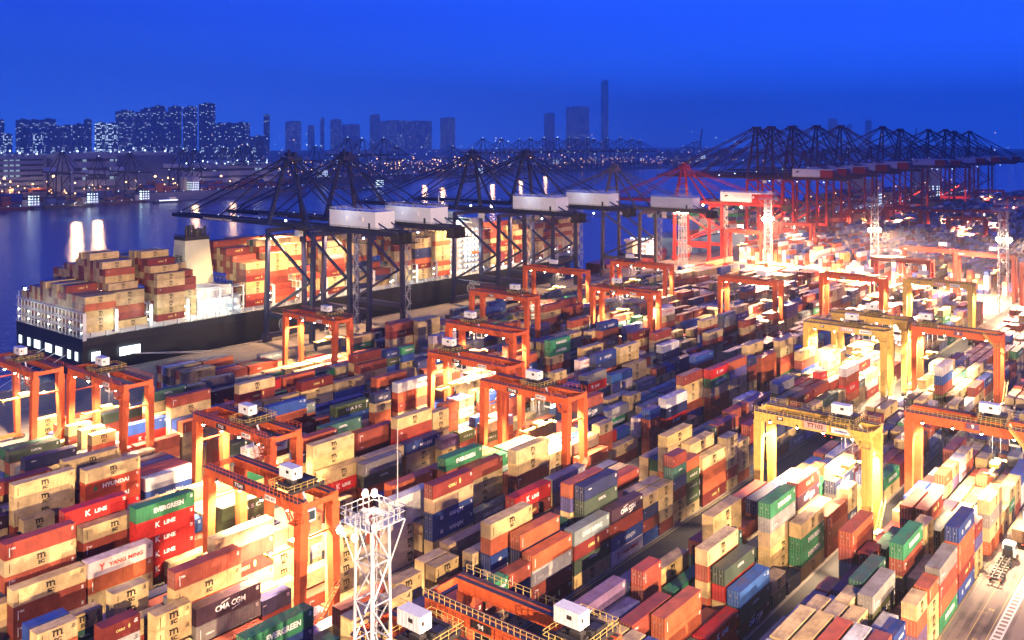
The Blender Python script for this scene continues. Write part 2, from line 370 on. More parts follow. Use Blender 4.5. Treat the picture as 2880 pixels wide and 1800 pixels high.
# ------------------------------------------------------------------ the yard
BLK = dict(V=(37,60.4,43.0), U=(63.5,87.3,69.0), T=(93,119,101.4), S=(126.5,153.5,128.4), R=(158.5,186,160.5),
           Q=(189,217,191.0), P=(220,249,222.0), O=(250,278,252.0), N=(279,296,280.5))
RP = 2.95
SEEN = "O0,160.6,40,3,rrr;O0,250.8,40,6,mm;O1,127.7,40,3,dr;O1,238.7,40,6,rv;O1,251.0,40,6,mm;O2,241.2,40,6,rv;O5,114.3,20,3,mm;O5,337.9,40,3,qqg;P1,109.7,20,5,mr;P1,152.2,40,6,mvm;P1,197.0,40,5,rm;P2,132.7,40,6,rms;P2,197.2,40,6,rm;P2,211.8,20,6,hub;P2,219.0,20,6,gb;P2,234.3,40,6,y;P2,291.7,40,4,p;P3,109.9,20,5,mm;P3,121.3,40,4,bkrw;P4,307.2,40,6,rmr;P4,324.2,40,5,oo;P5,109.4,20,5,mrm;P5,130.8,40,6,dm;P5,323.3,40,6,rrb;Q0,91.7,40,6,maa;Q0,173.1,20,6,cm;Q0,181.9,40,6,w;Q0,254.7,40,6,gg;Q0,304.5,40,5,wb;Q0,330.6,40,6,ymo;Q0,410.8,40,6,h;Q0,433.9,40,2,wm;Q1,78.7,40,6,m;Q1,161.5,40,5,ub;Q1,250.5,40,2,mm;Q1,291.2,40,6,h;Q1,316.0,20,6,g;Q1,334.0,40,6,ym;Q2,238.7,40,6,o;Q2,276.6,20,2,cc;Q3,91.5,40,6,m;Q3,144.2,40,6,b;Q3,181.8,40,6,o;Q4,84.2,40,4,rv;Q4,149.5,40,5,q;Q5,94.9,40,5,m;Q5,288.5,40,6,om;R0,65.0,40,4,mrrm;R0,77.6,40,4,yomm;R0,142.0,40,4,sdo;R0,168.3,20,4,pmm;R0,204.3,40,2,oo;R0,231.8,40,5,sk;R0,247.3,40,4,bM;R0,313.6,40,5,mr;R0,343.9,40,5,rm;R0,388.1,40,5,pp;R1,88.1,40,6,gkkkk;R1,158.5,40,4,hmm;R1,261.4,40,4,mm;R1,284.3,40,5,wnq;R2,66.0,40,6,rmr;R2,132.0,40,6,mmmm;R2,158.4,40,6,mr;R2,171.0,20,6,mmm;R2,181.4,20,3,ur;R2,202.8,40,2,mr;R2,224.4,20,6,mo;R2,246.8,40,6,hn;R2,261.2,40,6,mm;R2,320.8,40,6,mrwb;R2,337.3,40,6,qs;R3,80.9,40,5,mr;R3,177.9,20,6,or;R3,242.2,20,6,yyy;R3,289.3,40,6,r;R3,356.3,40,6,mh;R4,78.9,40,6,k;R4,131.8,40,6,rn;R4,150.5,40,5,rrs;R4,425.3,20,6,cc;R5,83.9,40,2,d;R5,142.0,40,6,d;R5,252.3,40,6,m;R5,283.6,40,6,v;S0,105.5,40,1,m;S0,131.9,40,6,vthh;S0,158.6,40,6,mmr;S0,225.5,40,5,wnk;S0,252.6,40,6,kg;S0,265.5,40,6,opm;S0,279.4,20,6,nro;S0,289.0,40,5,oo;S0,304.8,40,6,mmr;S1,74.0,20,5,mm;S1,80.9,40,4,cs;S1,108.9,20,5,mmm;S1,148.0,40,2,q;S1,196.5,20,5,moom;S1,203.0,40,2,mr;S1,240.8,40,6,rm;S2,67.0,20,5,v;S2,79.0,40,6,rm;S2,105.1,40,1,r;S2,125.2,40,5,wwMMM;S2,148.7,40,5,r;S2,291.7,40,6,mm;S3,144.9,40,6,g;S4,60.1,20,5,m;S4,90.0,40,6,tr;S4,199.3,40,6,r;S4,212.7,40,4,sgn;S4,265.3,40,6,b;S5,60.2,20,5,b;S5,73.3,20,5,mmr;S5,100.6,40,3,mmr;T0,87.4,40,6,m;T0,129.9,40,4,osrv;T0,143.0,40,4,qvdm;T0,156.0,40,4,crhy;T0,168.6,20,4,mnrb;T0,175.1,20,4,mmmr;T0,181.3,20,6,rdn;T0,187.5,20,5,ouuu;T0,195.3,40,4,moov;T0,207.9,20,5,mmmr;T0,214.7,20,4,mmmo;T0,292.5,40,5,wrk;T1,130.0,40,5,on;T1,150.6,40,6,n;T1,168.7,20,4,mkrb;T1,194.7,40,5,mr;T1,394.5,40,6,rr;T1,420.5,40,5,mgg;T2,125.2,40,6,m;T2,149.9,40,6,o;T2,188.9,40,6,m;T3,104.5,20,5,mm;T3,123.5,40,4,mhr;T3,356.5,40,2,oo;T4,77.7,40,5,g;T4,95.5,40,4,o;T4,155.4,40,3,pm;T4,308.4,40,5,mm;T5,79.9,40,4,m;T5,123.6,40,4,t;T5,143.0,40,5,kv;T5,155.9,40,5,s;T5,292.8,40,6,mr;U0,146.6,40,3,bd;U0,167.4,20,1,n;U0,173.8,40,4,mgg;U0,187.7,40,3,rrr;U1,125.9,40,4,oo;U1,146.7,40,4,dk;U1,166.0,40,6,gs;U1,200.5,40,5,mcs;U2,146.1,40,5,m;U2,166.1,20,3,dyd;U2,173.4,20,3,srv;U2,186.8,40,5,vct;U2,301.1,40,6,w;U3,147.6,40,1,a;U4,144.4,40,2,g;U4,179.4,40,4,n;U5,143.4,40,3,m;U5,179.0,40,4,r;V0,157.1,20,4,m;V0,164.3,20,4,omm;V0,171.0,40,4,srog;V0,184.2,40,5,hoovh;V0,197.2,20,4,vpmm;V2,153.5,40,4,sud;V2,170.4,40,5,gr;V2,194.9,40,3,du;V4,179.7,40,3,g;V5,169.6,40,5,or;V5,189.2,40,2,k"
STK = []          # dict(blk,row,x,L,n,codes[top..bottom],seen)
def rowy(b, r): return BLK[b][2]+RP*r if b in BLK else FAR[b][1]+RP*r
MIX = 'm'*40+'r'*17+'o'*9+'b'*4+'n'*4+'g'*3+'d'*4+'w'*3+'s'*3+'k'*3+'h'*3+'c'*3+'y'*2+'q'*3+'v'*5+'u'*2+'t'*4+'p'*2+'D'
MIXF = 'x'*26+'r'*22+'w'*10+'s'*8+'o'*8+'b'*8+'n'*9+'m'*6+'h'*3+'q'*3+'k'*4+'y'*2+'C'*2
for e in SEEN.split(';'):
    a, x, L, n, cd = e.split(',')
    cd = list(cd); n = int(n); L = int(L)
    while len(cd) < n: cd.append(R.choice(MIX if cd[-1] != 'm' else 'mmmmrro'))
    STK.append(dict(b=a[0], r=int(a[1]), x=float(x), L=L, n=n, cd=cd, seen=1, y=rowy(a[0], int(a[1]))))
SPECIAL = {}

def top(s): return s['n']*HT[s['L']]
# sample points on the faces the photograph shows, used to keep the filling below the sight lines
PTS = []
for s in STK:
    for k in range(min(2, s['n'])):
        z = (s['n']-k-.45)*HT[s['L']]
        for f in (.25, .75): PTS.append((s['x']+LN[s['L']]*f, s['y']-.02, z, s))
def blocks_view(x0, x1, y0, y1, z1, p):
    # ray from the camera spot (0,0,CAMZ) to p against the box [x0,x1]x[y0,y1]x[0,z1]
    px, py, pz = p[0], p[1], p[2]
    t0, t1 = 0.0, .999
    for a, lo, hi in ((px, x0, x1), (py, y0, y1)):
        if a <= 0: return False
        t0 = max(t0, lo/a); t1 = min(t1, hi/a)
    if t0 >= t1: return False
    return CAMZ+(pz-CAMZ)*t1 < z1
FAR = {}
for i, y in enumerate((-35, -5, 25, 55, 85, 115, 145, 176, 206, 236, 262)): FAR['f%d' % i] = (y, y+3.0)
def hmean(b, x, r):
    v = 3.6+.7*math.sin(x*.031+ord(b[0])*1.7)+.4*math.sin(x*.09+r*.6+ord(b[0]))
    if b == 'U' and x < 104: v = 1.5
    if b == 'T' and x < 122: v -= .4
    if b in 'VU' and x < 165: v = 3.7
    if b in 'VU' and x > 205: v = 2.9+.7*math.sin(x*.1)
    if b == 'V' and 205 < x < 262: v = 2.4+(r > 3)*.8
    if b == 'S' and x < 125: v = 3.3+.4*math.sin(r)
    if b == 'N': v = 1.8+.8*math.sin(x*.05) if r < 5 else 0
    if b == 'O': v = 2.9+.8*math.sin(x*.03)
    return v
PHASE = dict(V=170.8, U=147, T=143.0, S=131.9, R=158.5, Q=144.2, P=132.7, O=127.7, N=168)
def fill(b, x, xend, gaps=()):
    fx = b in FAR
    rows = (7 if b in 'SRQPO' else 6) if not fx else 8
    ph = PHASE.get(b, 0)
    while ph > x: ph -= 13.0
    split = {}
    for r in range(rows):
        y = rowy(b, r)
        occ = sorted((s['x'], s['x']+LN[s['L']]) for s in STK if s['b'] == b and s['r'] == r)
        cand = []
        X = ph
        while X < xend:
            key = round(X); sp = split.setdefault(key, R.random() < (.08 if X < 165 else .22))
            o = [q for q in occ if q[0] < X+12.6 and q[1] > X-.3]
            if not o: cand += [(X, 20), (X+6.4, 20)] if sp else [(X, 40)]
            else:
                e0 = X; 
                for q in sorted(o)+[(X+12.9, 0)]:
                    if q[0]-e0 > 6.4: cand.append((e0+.15, 20))
                    if q[1]: e0 = max(e0, q[1]+.15)
            X += 13.0
        prev = 3
        for X, L in cand:
            if X < x or any(g0-6 < X < g1 for g0, g1 in gaps): continue
            hm = hmean(b, X, r) if not fx else 4.3+.8*math.sin(X*.035+y)+.8*math.sin(X*.013+r)
            n = int(round(hm+R.gauss(0, .5)));
            if R.random() < .35: n = prev
            n = max(0, min(5 if not fx else 6, n)); prev = n
            pr = proj(X+6, y, 5)
            if not (-150 < pr[0] < 3050) or pr[1] > 2160: n = 0
            if not fx and n:
                lim = [p for p in PTS if p[3]['y'] > y-3 and p[0] > X-3 and p[0]-X < 120]
                while n > 0 and any(blocks_view(X, X+LN[L], y, y+WD, n*HT[L], p) for p in lim): n -= 1
            if n > 0:
                mix = MIXF if fx else (MIX if not (b in 'VU' and X > 215) else MIX+'mmmmmmmmrrooorrww')
                base = R.choice(mix)
                cd = [base if (R.random() < .4) else R.choice(mix) for _ in range(n)]
                STK.append(dict(b=b, r=r, x=X, L=L, n=n, cd=cd, seen=0, y=y))
for b, x0, x1, gaps in (('V',92,330,((262,274),)),('U',84,470,((276,284),)),('T',60,480,((182,186),)),('S',52,500,((122,125),)),('R',45,530,((118,128),)),('Q',60,545,((112,122),)),('P',90,545,((300,306),)),('O',105,545,()),('N',168,460,((238,246),(290,300),(352,362)))):
    fill(b, x0, x1, gaps)
for b in FAR:
    y = FAR[b][0]
    fill(b, 610 if y > 230 else 590 if y > 200 else 565, 1500, ((760,776),(980,996),(1220,1240)))
# ------------------------------------------------------------------ build the containers
GRID = {}
for s in STK: GRID.setdefault((s['b'], s['r']), []).append(s)
def near_top(b, r, x0, x1):
    m = 0
    for s in GRID.get((b, r), ()):
        if s['x'] < x1-1 and s['x']+LN[s['L']] > x0+1: m = max(m, top(s))
    return m
ITEMS = []
for s in STK:
    L = s['L']; ln = LN[L]
    fr = [near_top(s['b'], s['r']-1, s['x'], s['x']+ln/2), near_top(s['b'], s['r']-1, s['x']+ln/2, s['x']+ln)] if s['r'] > 0 else [0, 0]
    left = 0
    for q in GRID[(s['b'], s['r'])]:
        if -2 < s['x']-(q['x']+LN[q['L']]) < 3: left = max(left, top(q))
    for k in range(s['n']):          # k = 0 is the top
        z0 = (s['n']-1-k)*HT[L]; z1 = z0+HT[L]
        vis = 0.0
        if k == 0: vis += .55
        if min(fr) < z1-.4: vis += .8 if min(fr) < z0+.5 else .35
        if left < z1-.4: vis += .25
        if vis == 0: continue
        pr = proj(s['x']+ln/2, s['y'], (z0+z1)/2)
        inside = -40 < pr[0] < 2920 and pr[1] < 1840
        area = (ln/pr[2]**2)*vis*(1 if inside else .02)
        ITEMS.append([area, s, k, z0, pr])
ITEMS.sort(key=lambda q: -q[0])
NIND = 298
IND, REST = ITEMS[:NIND], ITEMS[NIND:]
LEVEL = {0: 'topmost', 1: 'second from top', 2: 'third from top', 3: 'fourth from top', 4: 'fifth from top', 5: 'lowest'}
protos = {}
def make_container(k, L, doors):
    key = (k, L, doors)
    if key in protos: return protos[key]
    root = obj('shipping_container', None); root.empty_display_size = .1
    obj('body', BODY[L], root)
    if doors:
        for i in (0, 1):
            d = obj('door', DOOR[(L, i)], root); obj('lock_rod', RODS[(L, i)], d)
    else: obj('end_panel', CEND[L], root)
    if KIND[k][2]: obj('lettering', LETT[(k, L)], root)
    obj('marking', CODE[(k, L)], root)
    protos[key] = root
    return root
used_protos = set()
def setcol(o, c):
    o.color = c
    for ch in o.children: setcol(ch, c)
LANDM = []        # (x, y, phrase) filled below, before the labels are written
for x, y, w_ in ((97,66,'pale steel floodlight tower'), (100,140,'gantry behind the floodlight tower'), (117,175,'blurred-trolley gantry'), (118,235,'far left gantry'),
                 (181,144,'gantry TT645'), (195,175,'long red central gantry'), (200,76,'yellow gantry TT103'), (220,50,'gantry numbered 9'), (93,80,'nearest orange gantry'),
                 (305,106,'yellow gantry TT104'), (325,75,'gantry numbered 8'), (160,97,'dark truck lane'), (150,101,'dark truck lane'), (196,40,'empty truck trailer'), (175,38,'dashed road marking'),
                 (70,170,'left edge'), (60,135,'bottom left corner'), (150,48,'bottom right corner'), (140,215,'quay road'), (230,235,'quay road')):
    LANDM.append((x, y, w_))
labels = {}
lab_items = []
for it in IND:
    area, s, k, z0, pr = it
    kind = s['cd'][k]
    x, y = s['x']+6, s['y']
    ln_ = min(LANDM, key=lambda q: (q[0]-x)**2+(q[1]-y)**2)
    dx, dy = x-ln_[0], y-ln_[1]
    p0 = proj(ln_[0], ln_[1], 8); side = 'left of' if pr[0] < p0[0]-70 else 'right of' if pr[0] > p0[0]+70 else ('behind' if pr[2] > p0[2] else 'before')
    word = KIND[kind][3]; colw = KIND[kind][1]
    size = 'short ' if s['L'] == 20 else ''
    up = KIND[s['cd'][k-1]][1] if k > 0 else None
    dn = KIND[s['cd'][k+1]][1] if k+1 < s['n'] else None
    first = size+colw+' container'+(' lettered '+word if word and 'small' not in word else '')
    opts = []
    lv = 'alone on the ground' if s['n'] == 1 else ('at the bottom' if k == s['n']-1 else LEVEL[k])+' of '+str(s['n'])
    rel = ('on '+dn if dn and k == 0 else ('under '+up if up else ''))
    opts.append('%s, %s, %s %s' % (first, lv, side, ln_[2]))
    opts.append('%s, %s, %s, %s %s' % (first, lv, rel, side, ln_[2]) if rel else opts[0])
    nb = [q for q in STK if q['b'] == s['b'] and q['r'] == s['r']-1 and abs(q['x']-s['x']) < 7]
    nc = KIND[nb[0]['cd'][0]][1] if nb else 'no'
    nl = [q for q in STK if q['b'] == s['b'] and q['r'] == s['r'] and 0 < s['x']-q['x'] < 14]
    lc = KIND[nl[0]['cd'][0]][1] if nl else 'nothing'
    opts.append('%s, %s, %s, front neighbour topped %s, %s %s' % (first, lv, rel or 'plain roof', nc, side, ln_[2]))
    opts.append('%s, %s, %s, neighbours topped %s in front, %s leftward, %s %s' % (first, lv, rel or 'bare', nc, lc, side, ln_[2]))
    lab_items.append([it, [' '.join(o.split()) for o in opts]])
def nwords(t): return len(t.split())
final = {}
for lev in range(4):
    cnt = {}
    for j, (it, o) in enumerate(lab_items):
        if j in final: continue
        cnt.setdefault(o[min(lev, len(o)-1)], []).append(j)
    taken = set(final.values())
    for t, js in cnt.items():
        if len(js) == 1 and t not in taken and nwords(t) <= 16: final[js[0]] = t
left_ = {}
for j, (it, o) in enumerate(lab_items):
    if j not in final: left_.setdefault(o[0], []).append(j)
for t, js in left_.items():
    js.sort(key=lambda j: lab_items[j][0][4][0])
    for i, j in enumerate(js):
        final[j] = t+(', '+('leftmost','second','third','fourth','fifth','sixth','seventh')[min(i, 6)]+' such from left' if i else ', leftmost such') if len(js) > 1 else t
    if len(js) > 1 and nwords(final[js[-1]]) > 16:
        for j in js: final[j] = final[j].replace(' lettered', '').replace('short ', '')
def cut(t):
    w_ = t.split()
    while len(w_) > 16 and any(q in w_ for q in ('the','number','floodlight','far','central')):
        for q in ('the','central','far','floodlight'):
            if q in w_ and len(w_) > 16: w_.remove(q)
        else: break
    return ' '.join(w_[:16])
for j in final: final[j] = cut(final[j])
N_CONT = 0
for j, (it, o) in enumerate(lab_items):
    area, s, k, z0, pr = it
    kind = s['cd'][k]
    doors = (pr[0] > 1250 and R.random() < .85) or R.random() < .12
    pr_ = make_container(kind, s['L'], doors)
    c = copy_tree(pr_)
    c.location = (s['x'], s['y'], z0+.02)
    col = R.choice(KIND[kind][0]); f = R.uniform(.88, 1.1)
    setcol(c, (col[0]*f, col[1]*f, col[2]*f, 1))
    tag(c, final[j], 'shipping container', 'shipping containers stacked in the yard')
    N_CONT += 1
for p in protos.values():
    for ch in list(p.children):
        for g in list(ch.children): bpy.data.objects.remove(g)
        bpy.data.objects.remove(ch)
    bpy.data.objects.remove(p)

BIG = MB()
def simple_container(mb, x, y, z, L, kind, letters=True, end_detail=False):
    col = R.choice(KIND[kind][0]); f = R.uniform(.85, 1.12); c = (col[0]*f, col[1]*f, col[2]*f, 1)
    ln = LN[L]; h = HT[L]
    mb.box(x, x+ln, y, y+WD, z+.03, z+h-.03, 0, c)
    if end_detail:
        g = (c[0]*.8, c[1]*.8, c[2]*.8, 1)
        for dy in (.3, .85, 1.45, 2.0): mb.quad((x-.03,y+dy+.06,z+.2),(x-.03,y+dy,z+.2),(x-.03,y+dy,z+h-.2),(x-.03,y+dy+.06,z+h-.2), 0, (.4,.38,.35,1))
    if letters:
        if KIND[kind][2]: lettering_mb(kind, L, mb, x, y+.0, z, True)
def big_letters(d): return d < 520
for area, s, k, z0, pr in REST:
    if not (-200 < pr[0] < 3080): continue
    simple_container(BIG, s['x'], s['y'], z0, s['L'], s['cd'][k], big_letters(pr[2]), pr[2] < 420 and pr[0] > 1250)
# ------------------------------------------------------------------ yard gantry cranes
M['rtg_red'] = new_mat('crane_orange_paint', (.52,.10,.03,1), .5, noise=.25, nscale=.8)
M['rtg_yellow'] = new_mat('crane_yellow_paint', (.58,.40,.10,1), .5, noise=.25, nscale=.8)
M['rtg_dred'] = new_mat('crane_dark_red_paint', (.30,.03,.02,1), .5, noise=.2, nscale=.8)
M['dark'] = new_mat('dark_steel', (.02,.018,.02,1), .55)
M['rail'] = new_mat('rail_steel', (.05,.045,.05,1), .5, .3)
M['house'] = new_mat('white_cabin_paint', (.62,.66,.70,1), .5, noise=.15, nscale=2)
M['glass'] = new_mat('cab_glass', (.03,.05,.07,1), .08)
M['rubber'] = new_mat('tyre_rubber', (.02,.02,.02,1), .8)
M['galv'] = new_mat('galvanised_steel', (.42,.44,.46,1), .5, .3, noise=.15, nscale=2)
M['railing_y'] = new_mat('yellow_railing_paint', (.5,.38,.12,1), .5)
M['lamp_warm'] = new_mat('lit_sodium_lamp', (1,.8,.5,1), .4, emit=(1,.66,.34,1), estr=160)
M['lamp_white'] = new_mat('lit_white_lamp', (1,1,1,1), .4, emit=(.85,1,.9,1), estr=30)
M['lamp_soft'] = new_mat('distant_lit_lamp', (1,.8,.5,1), .4, emit=(1,.5,.2,1), estr=6)
M['lamp_blue'] = new_mat('distant_white_lamp', (1,1,1,1), .4, emit=(.6,.8,1,1), estr=4)
M['lamp_red'] = new_mat('red_beacon_lamp', (1,.1,.05,1), .4, emit=(1,.08,.05,1), estr=6)
M['sign'] = new_mat('sign_board_white', (.75,.75,.75,1), .5)

def add_light(kind, loc, power, col=(1,.6,.28), size=.6, parent=None, rot=None, spot=130, blend=.6):
    ld = bpy.data.lights.new('lamp_light', kind); ld.energy = power; ld.color = col
    if kind == 'SPOT': ld.spot_size = RAD(spot); ld.spot_blend = blend; ld.shadow_soft_size = size
    elif kind == 'POINT': ld.shadow_soft_size = size
    o = bpy.data.objects.new('lamp_light', ld); COL.objects.link(o); o.location = loc
    if rot: o.rotation_euler = rot
    if parent: o.parent = parent
    return o
def aim(o, target):
    d = Vector(target)-o.location
    o.rotation_euler = d.to_track_quat('-Z', 'Y').to_euler()

def railing_mb(mb, p, q, h=1.1, n=10, r=.035):
    p = Vector(p); q = Vector(q); up = Vector((0,0,h))
    for k in (1.0, .55): mb.beam(p+up*k, q+up*k, r*1.6)
    for i in range(n+1):
        a = p.lerp(q, i/n); mb.beam(a, a+up, r*1.6)

def rtg_parts(root, S, H, mat, dark, detail, trol, wbase=6.6, style='red'):
    """origin at ground under the near low corner: beams run along +y (length S), pair spaced along +x"""
    bw, bh = (1.2, 2.0) if style == 'red' else (1.2, 2.2)
    zt = H
    for bx in (0, wbase):
        mb = MB(); mb.box(bx-bw/2, bx+bw/2, -.9, S+.9, zt-bh, zt)
        if detail:
            for i in range(24): # web stiffeners and small openings
                y = .5+i*(S-1)/23
                mb.box(bx-bw/2-.06, bx-bw/2, y, y+.12, zt-bh+.1, zt-.1)
        mb.build('main_beam', mat, root)
        rb = MB(); rb.box(bx-.2, bx+.2, -.8, S+.8, zt+.004, zt+.14)
        if detail: rb.box(bx-bw/2-.7, bx-bw/2-.01, -.6, S+.6, zt-.06, zt-.0)
        rb.build('trolley_rail', M['rail'], root)
    for y in (0, S):
        for bx in (0, wbase):
            mb = MB(); xo = -.35 if bx == 0 else .35
            mb.beam((bx+xo*1.5, y, 1.5), (bx, y, zt-bh-.01), 1.25, 1.35, 1.75, 1.9)
            mb.beam((bx, y+(1.2 if y == 0 else -1.2), zt-bh), (bx, y, zt-bh-3.2), .35, .5, .5, .5)
            mb.build('leg', mat, root)
        mb = MB(); mb.box(-1.2, wbase+1.2, y-.5, y+.5, 1.0, 2.0)
        mb.build('sill_beam', mat, root)
        mb = MB(); mb.beam((.2, y, zt-6.5), (wbase-.2, y, zt-6.5), .35); mb.build('tie_beam', mat, root)
        for bx in (-1.0, wbase+1.0):
            wb = MB()
            wb.box(bx-1.0, bx+1.0, y-.4, y+.4, .75, 1.3)
            for k in (-.8, .8): wb.tube((bx+k, y-.35, .75), (bx+k, y+.35, .75), .75, 12, mi=1)
            wb.build('wheel_bogie', [mat, M['rubber']], root)
    for y in (-1.1, S+.9):
        mb = MB(); mb.box(-.4, wbase+.4, y, y+.2, zt-1.2, zt-.2); mb.build('end_tie', mat, root)
    # trolley
    ty = trol*S
    tr = MB(); tr.box(-.6, wbase+.6, ty-2.6, ty-2.2, zt+.16, zt+.75); tr.box(-.6, wbase+.6, ty+2.2, ty+2.6, zt+.16, zt+.75)
    tr.box(.5, wbase-.5, ty-2.2, ty+2.2, zt+.4, zt+.6)
    if detail:
        for i in range(5):
            x = .6+i*(wbase-1.2)/4
            tr.tube((x, ty-1.8, zt+1.1), (x, ty+1.5, zt+1.1), .45, 8)
        tr.box(1, 2.2, ty-1.5, ty+.2, zt+.6, zt+1.9); tr.box(3.6, 5.2, ty-2, ty-.6, zt+.6, zt+1.6)
    t = tr.build('trolley', [dark], root)
    rb = MB()
    if detail:
        for x in (-.8, wbase+.8): railing_mb(rb, (x, ty-2.8, zt+.7), (x, ty+2.8, zt+.7), n=6)
        for y in (ty-2.8, ty+2.8): railing_mb(rb, (-.8, y, zt+.7), (wbase+.8, y, zt+.7), n=6)
        rb.build('trolley_railing', M['railing_y'], t)
    hb = MB(); hx, hy, hz = 1.6, ty-1.0, zt+1.95
    hb.box(hx, hx+2.0, hy, hy+3.9, hz, hz+1.95)
    if detail:
        for i in range(6): hb.box(hx-.05, hx, hy+.25+i*.62, hy+.37+i*.62, hz+.1, hz+1.85)
        hb.box(hx+.95, hx+1.0, hy-.03, hy, hz+.15, hz+1.8, 1); hb.box(hx+.3, hx+.7, hy-.03, hy, hz+.8, hz+1.3, 1); hb.box(hx-.06, hx-.01, hy+1.2, hy+1.9, hz+.9, hz+1.4, 1)
        hb.box(hx+.5, hx+.7, hy, hy+.3, hz-.7, hz); hb.box(hx+1.6, hx+1.8, hy+3.3, hy+3.6, hz-.9, hz)
    hb.build('machinery_box', [M['house'], M['dark']], t)
    cb = MB(); cx = wbase*.2; cy = ty-5.2
    cb.box(cx, cx+1.9, cy, cy+2.2, zt-4.2, zt-2.1, 0)
    cb.box(cx-.02, cx, cy+.2, cy+2.0, zt-3.7, zt-2.4, 1); cb.box(cx+.2, cx+1.7, cy-.02, cy, zt-3.9, zt-2.4, 1)
    cb.beam((cx+.9, cy+1.1, zt-2.1), (cx+.9, cy+2.2, zt+.3), .3)
    cb.build('operator_cab', [M['house'], M['glass']], root)
    # walkway, rails and stair on the near beam
    wk = MB(); railing_mb(wk, (-bw/2-.68, -.5, zt), (-bw/2-.68, S+.5, zt), n=26 if detail else 9)
    if detail:
        railing_mb(wk, (wbase+bw/2+.2, -.5, zt), (wbase+bw/2+.2, S+.5, zt), n=20)
    wk.build('railing', M['railing_y'] if style != 'red' else mat, root)
    st = MB()
    if detail:
        # stair: head of leg down the beam end, then a flight beside the leg
        a = Vector((-1.0, 3.6, zt)); b = Vector((-1.0, .9, zt-3.2))
        st.beam(a, b, .08, .3); st.beam(a+Vector((-.7,0,0)), b+Vector((-.7,0,0)), .08, .3)
        for i in range(9):
            p = a.lerp(b, i/8); st.box(p.x-.7, p.x, p.y-.12, p.y+.12, p.z-.03, p.z+.03)
        railing_mb(st, a+Vector((-.72,0,0)), b+Vector((-.72,0,0)), n=5)
        st.box(-2.2, -.4, -1.2, 1.0, zt-3.35, zt-3.25)
        railing_mb(st, (-2.2,-1.2,zt-3.3), (-2.2,1.0,zt-3.3), n=4); railing_mb(st, (-2.2,-1.2,zt-3.3), (-.4,-1.2,zt-3.3), n=3)
        a = Vector((wbase+.2, -1.1, 9.5)); b = Vector((.6, -1.1, 2.2))
        for dy in (0, -.75):
            o_ = Vector((0, dy, 0)); st.beam(a+o_, b+o_, .08, .3); st.beam(a+o_+Vector((0,0,1)), b+o_+Vector((0,0,1)), .07)
        for i in range(16):
            p = a.lerp(b, i/15); st.box(p.x-.13, p.x+.13, p.y-.75, p.y, p.z-.03, p.z+.03)
        for i in range(12):  # ladder hoops up the near leg
            z = 10+i*.9; st.box(-1.05, -.6, -.35, -.3, z, z+.05)
        st.beam((-1.05,-.35,9), (-1.05,-.35,zt-3), .06); st.beam((-1.05,.35,9), (-1.05,.35,zt-3), .06)
        st.build('stair', mat if style == 'red' else M['railing_y'], root)
        # engine house on the low sill
        eb = MB(); eb.box(1.6, 5.0, -1.9, -.55, 1.3, 3.6); eb.box(2.2, 2.6, -1.95, -1.9, 1.8, 3.0)
        eb.build('engine_house', M['house'], root)
    # spreader and hoist ropes
    sp = MB(); zs = 15.5
    sp.box(-2.9, 9.2, ty-.25, ty+.25, zs, zs+.35); 
    for x in (-2.9, 8.9): sp.box(x, x+.3, ty-1.2, ty+1.2, zs-.1, zs+.35)
    sp.box(1.8, 4.6, ty-.9, ty+.9, zs+.35, zs+1.2)
    s_ = sp.build('spreader', [M['railing_y']], root)
    rp = MB()
    for x in (2.0, 4.4):
        for y in (-.8, .8): rp.beam((x, ty+y, zs+1.2), (x, ty+y, zt+.4), .05)
    rp.build('hoist_rope', M['dark'], s_)
    return ty

def flood(root, pts, mat='lamp_warm', r=.32):
    for p in pts:
        mb = MB(); mb.tube((p[0], p[1], p[2]-.05), (p[0], p[1], p[2]+.5), r, 8, r*.45)
        f = mb.build('floodlight', M['dark'], root)
        b = MB(); b.ball((p[0], p[1], p[2]-.12), r*.8); b.build('bulb', M[mat], f)

def sign_board(root, text, x, y, z, w, h, bg, fg, size, bold=.03, sx=1.0):
    mb = MB(); mb.box(x-.1, x, y-w/2, y+w/2, z-h/2, z+h/2)
    b = mb.build('sign_board', bg, root)
    t = MB(); add_text(t, text, size, x-.12, y, z, bold=bold, sx=sx, axis='-x')
    t.build('lettering', fg, b)

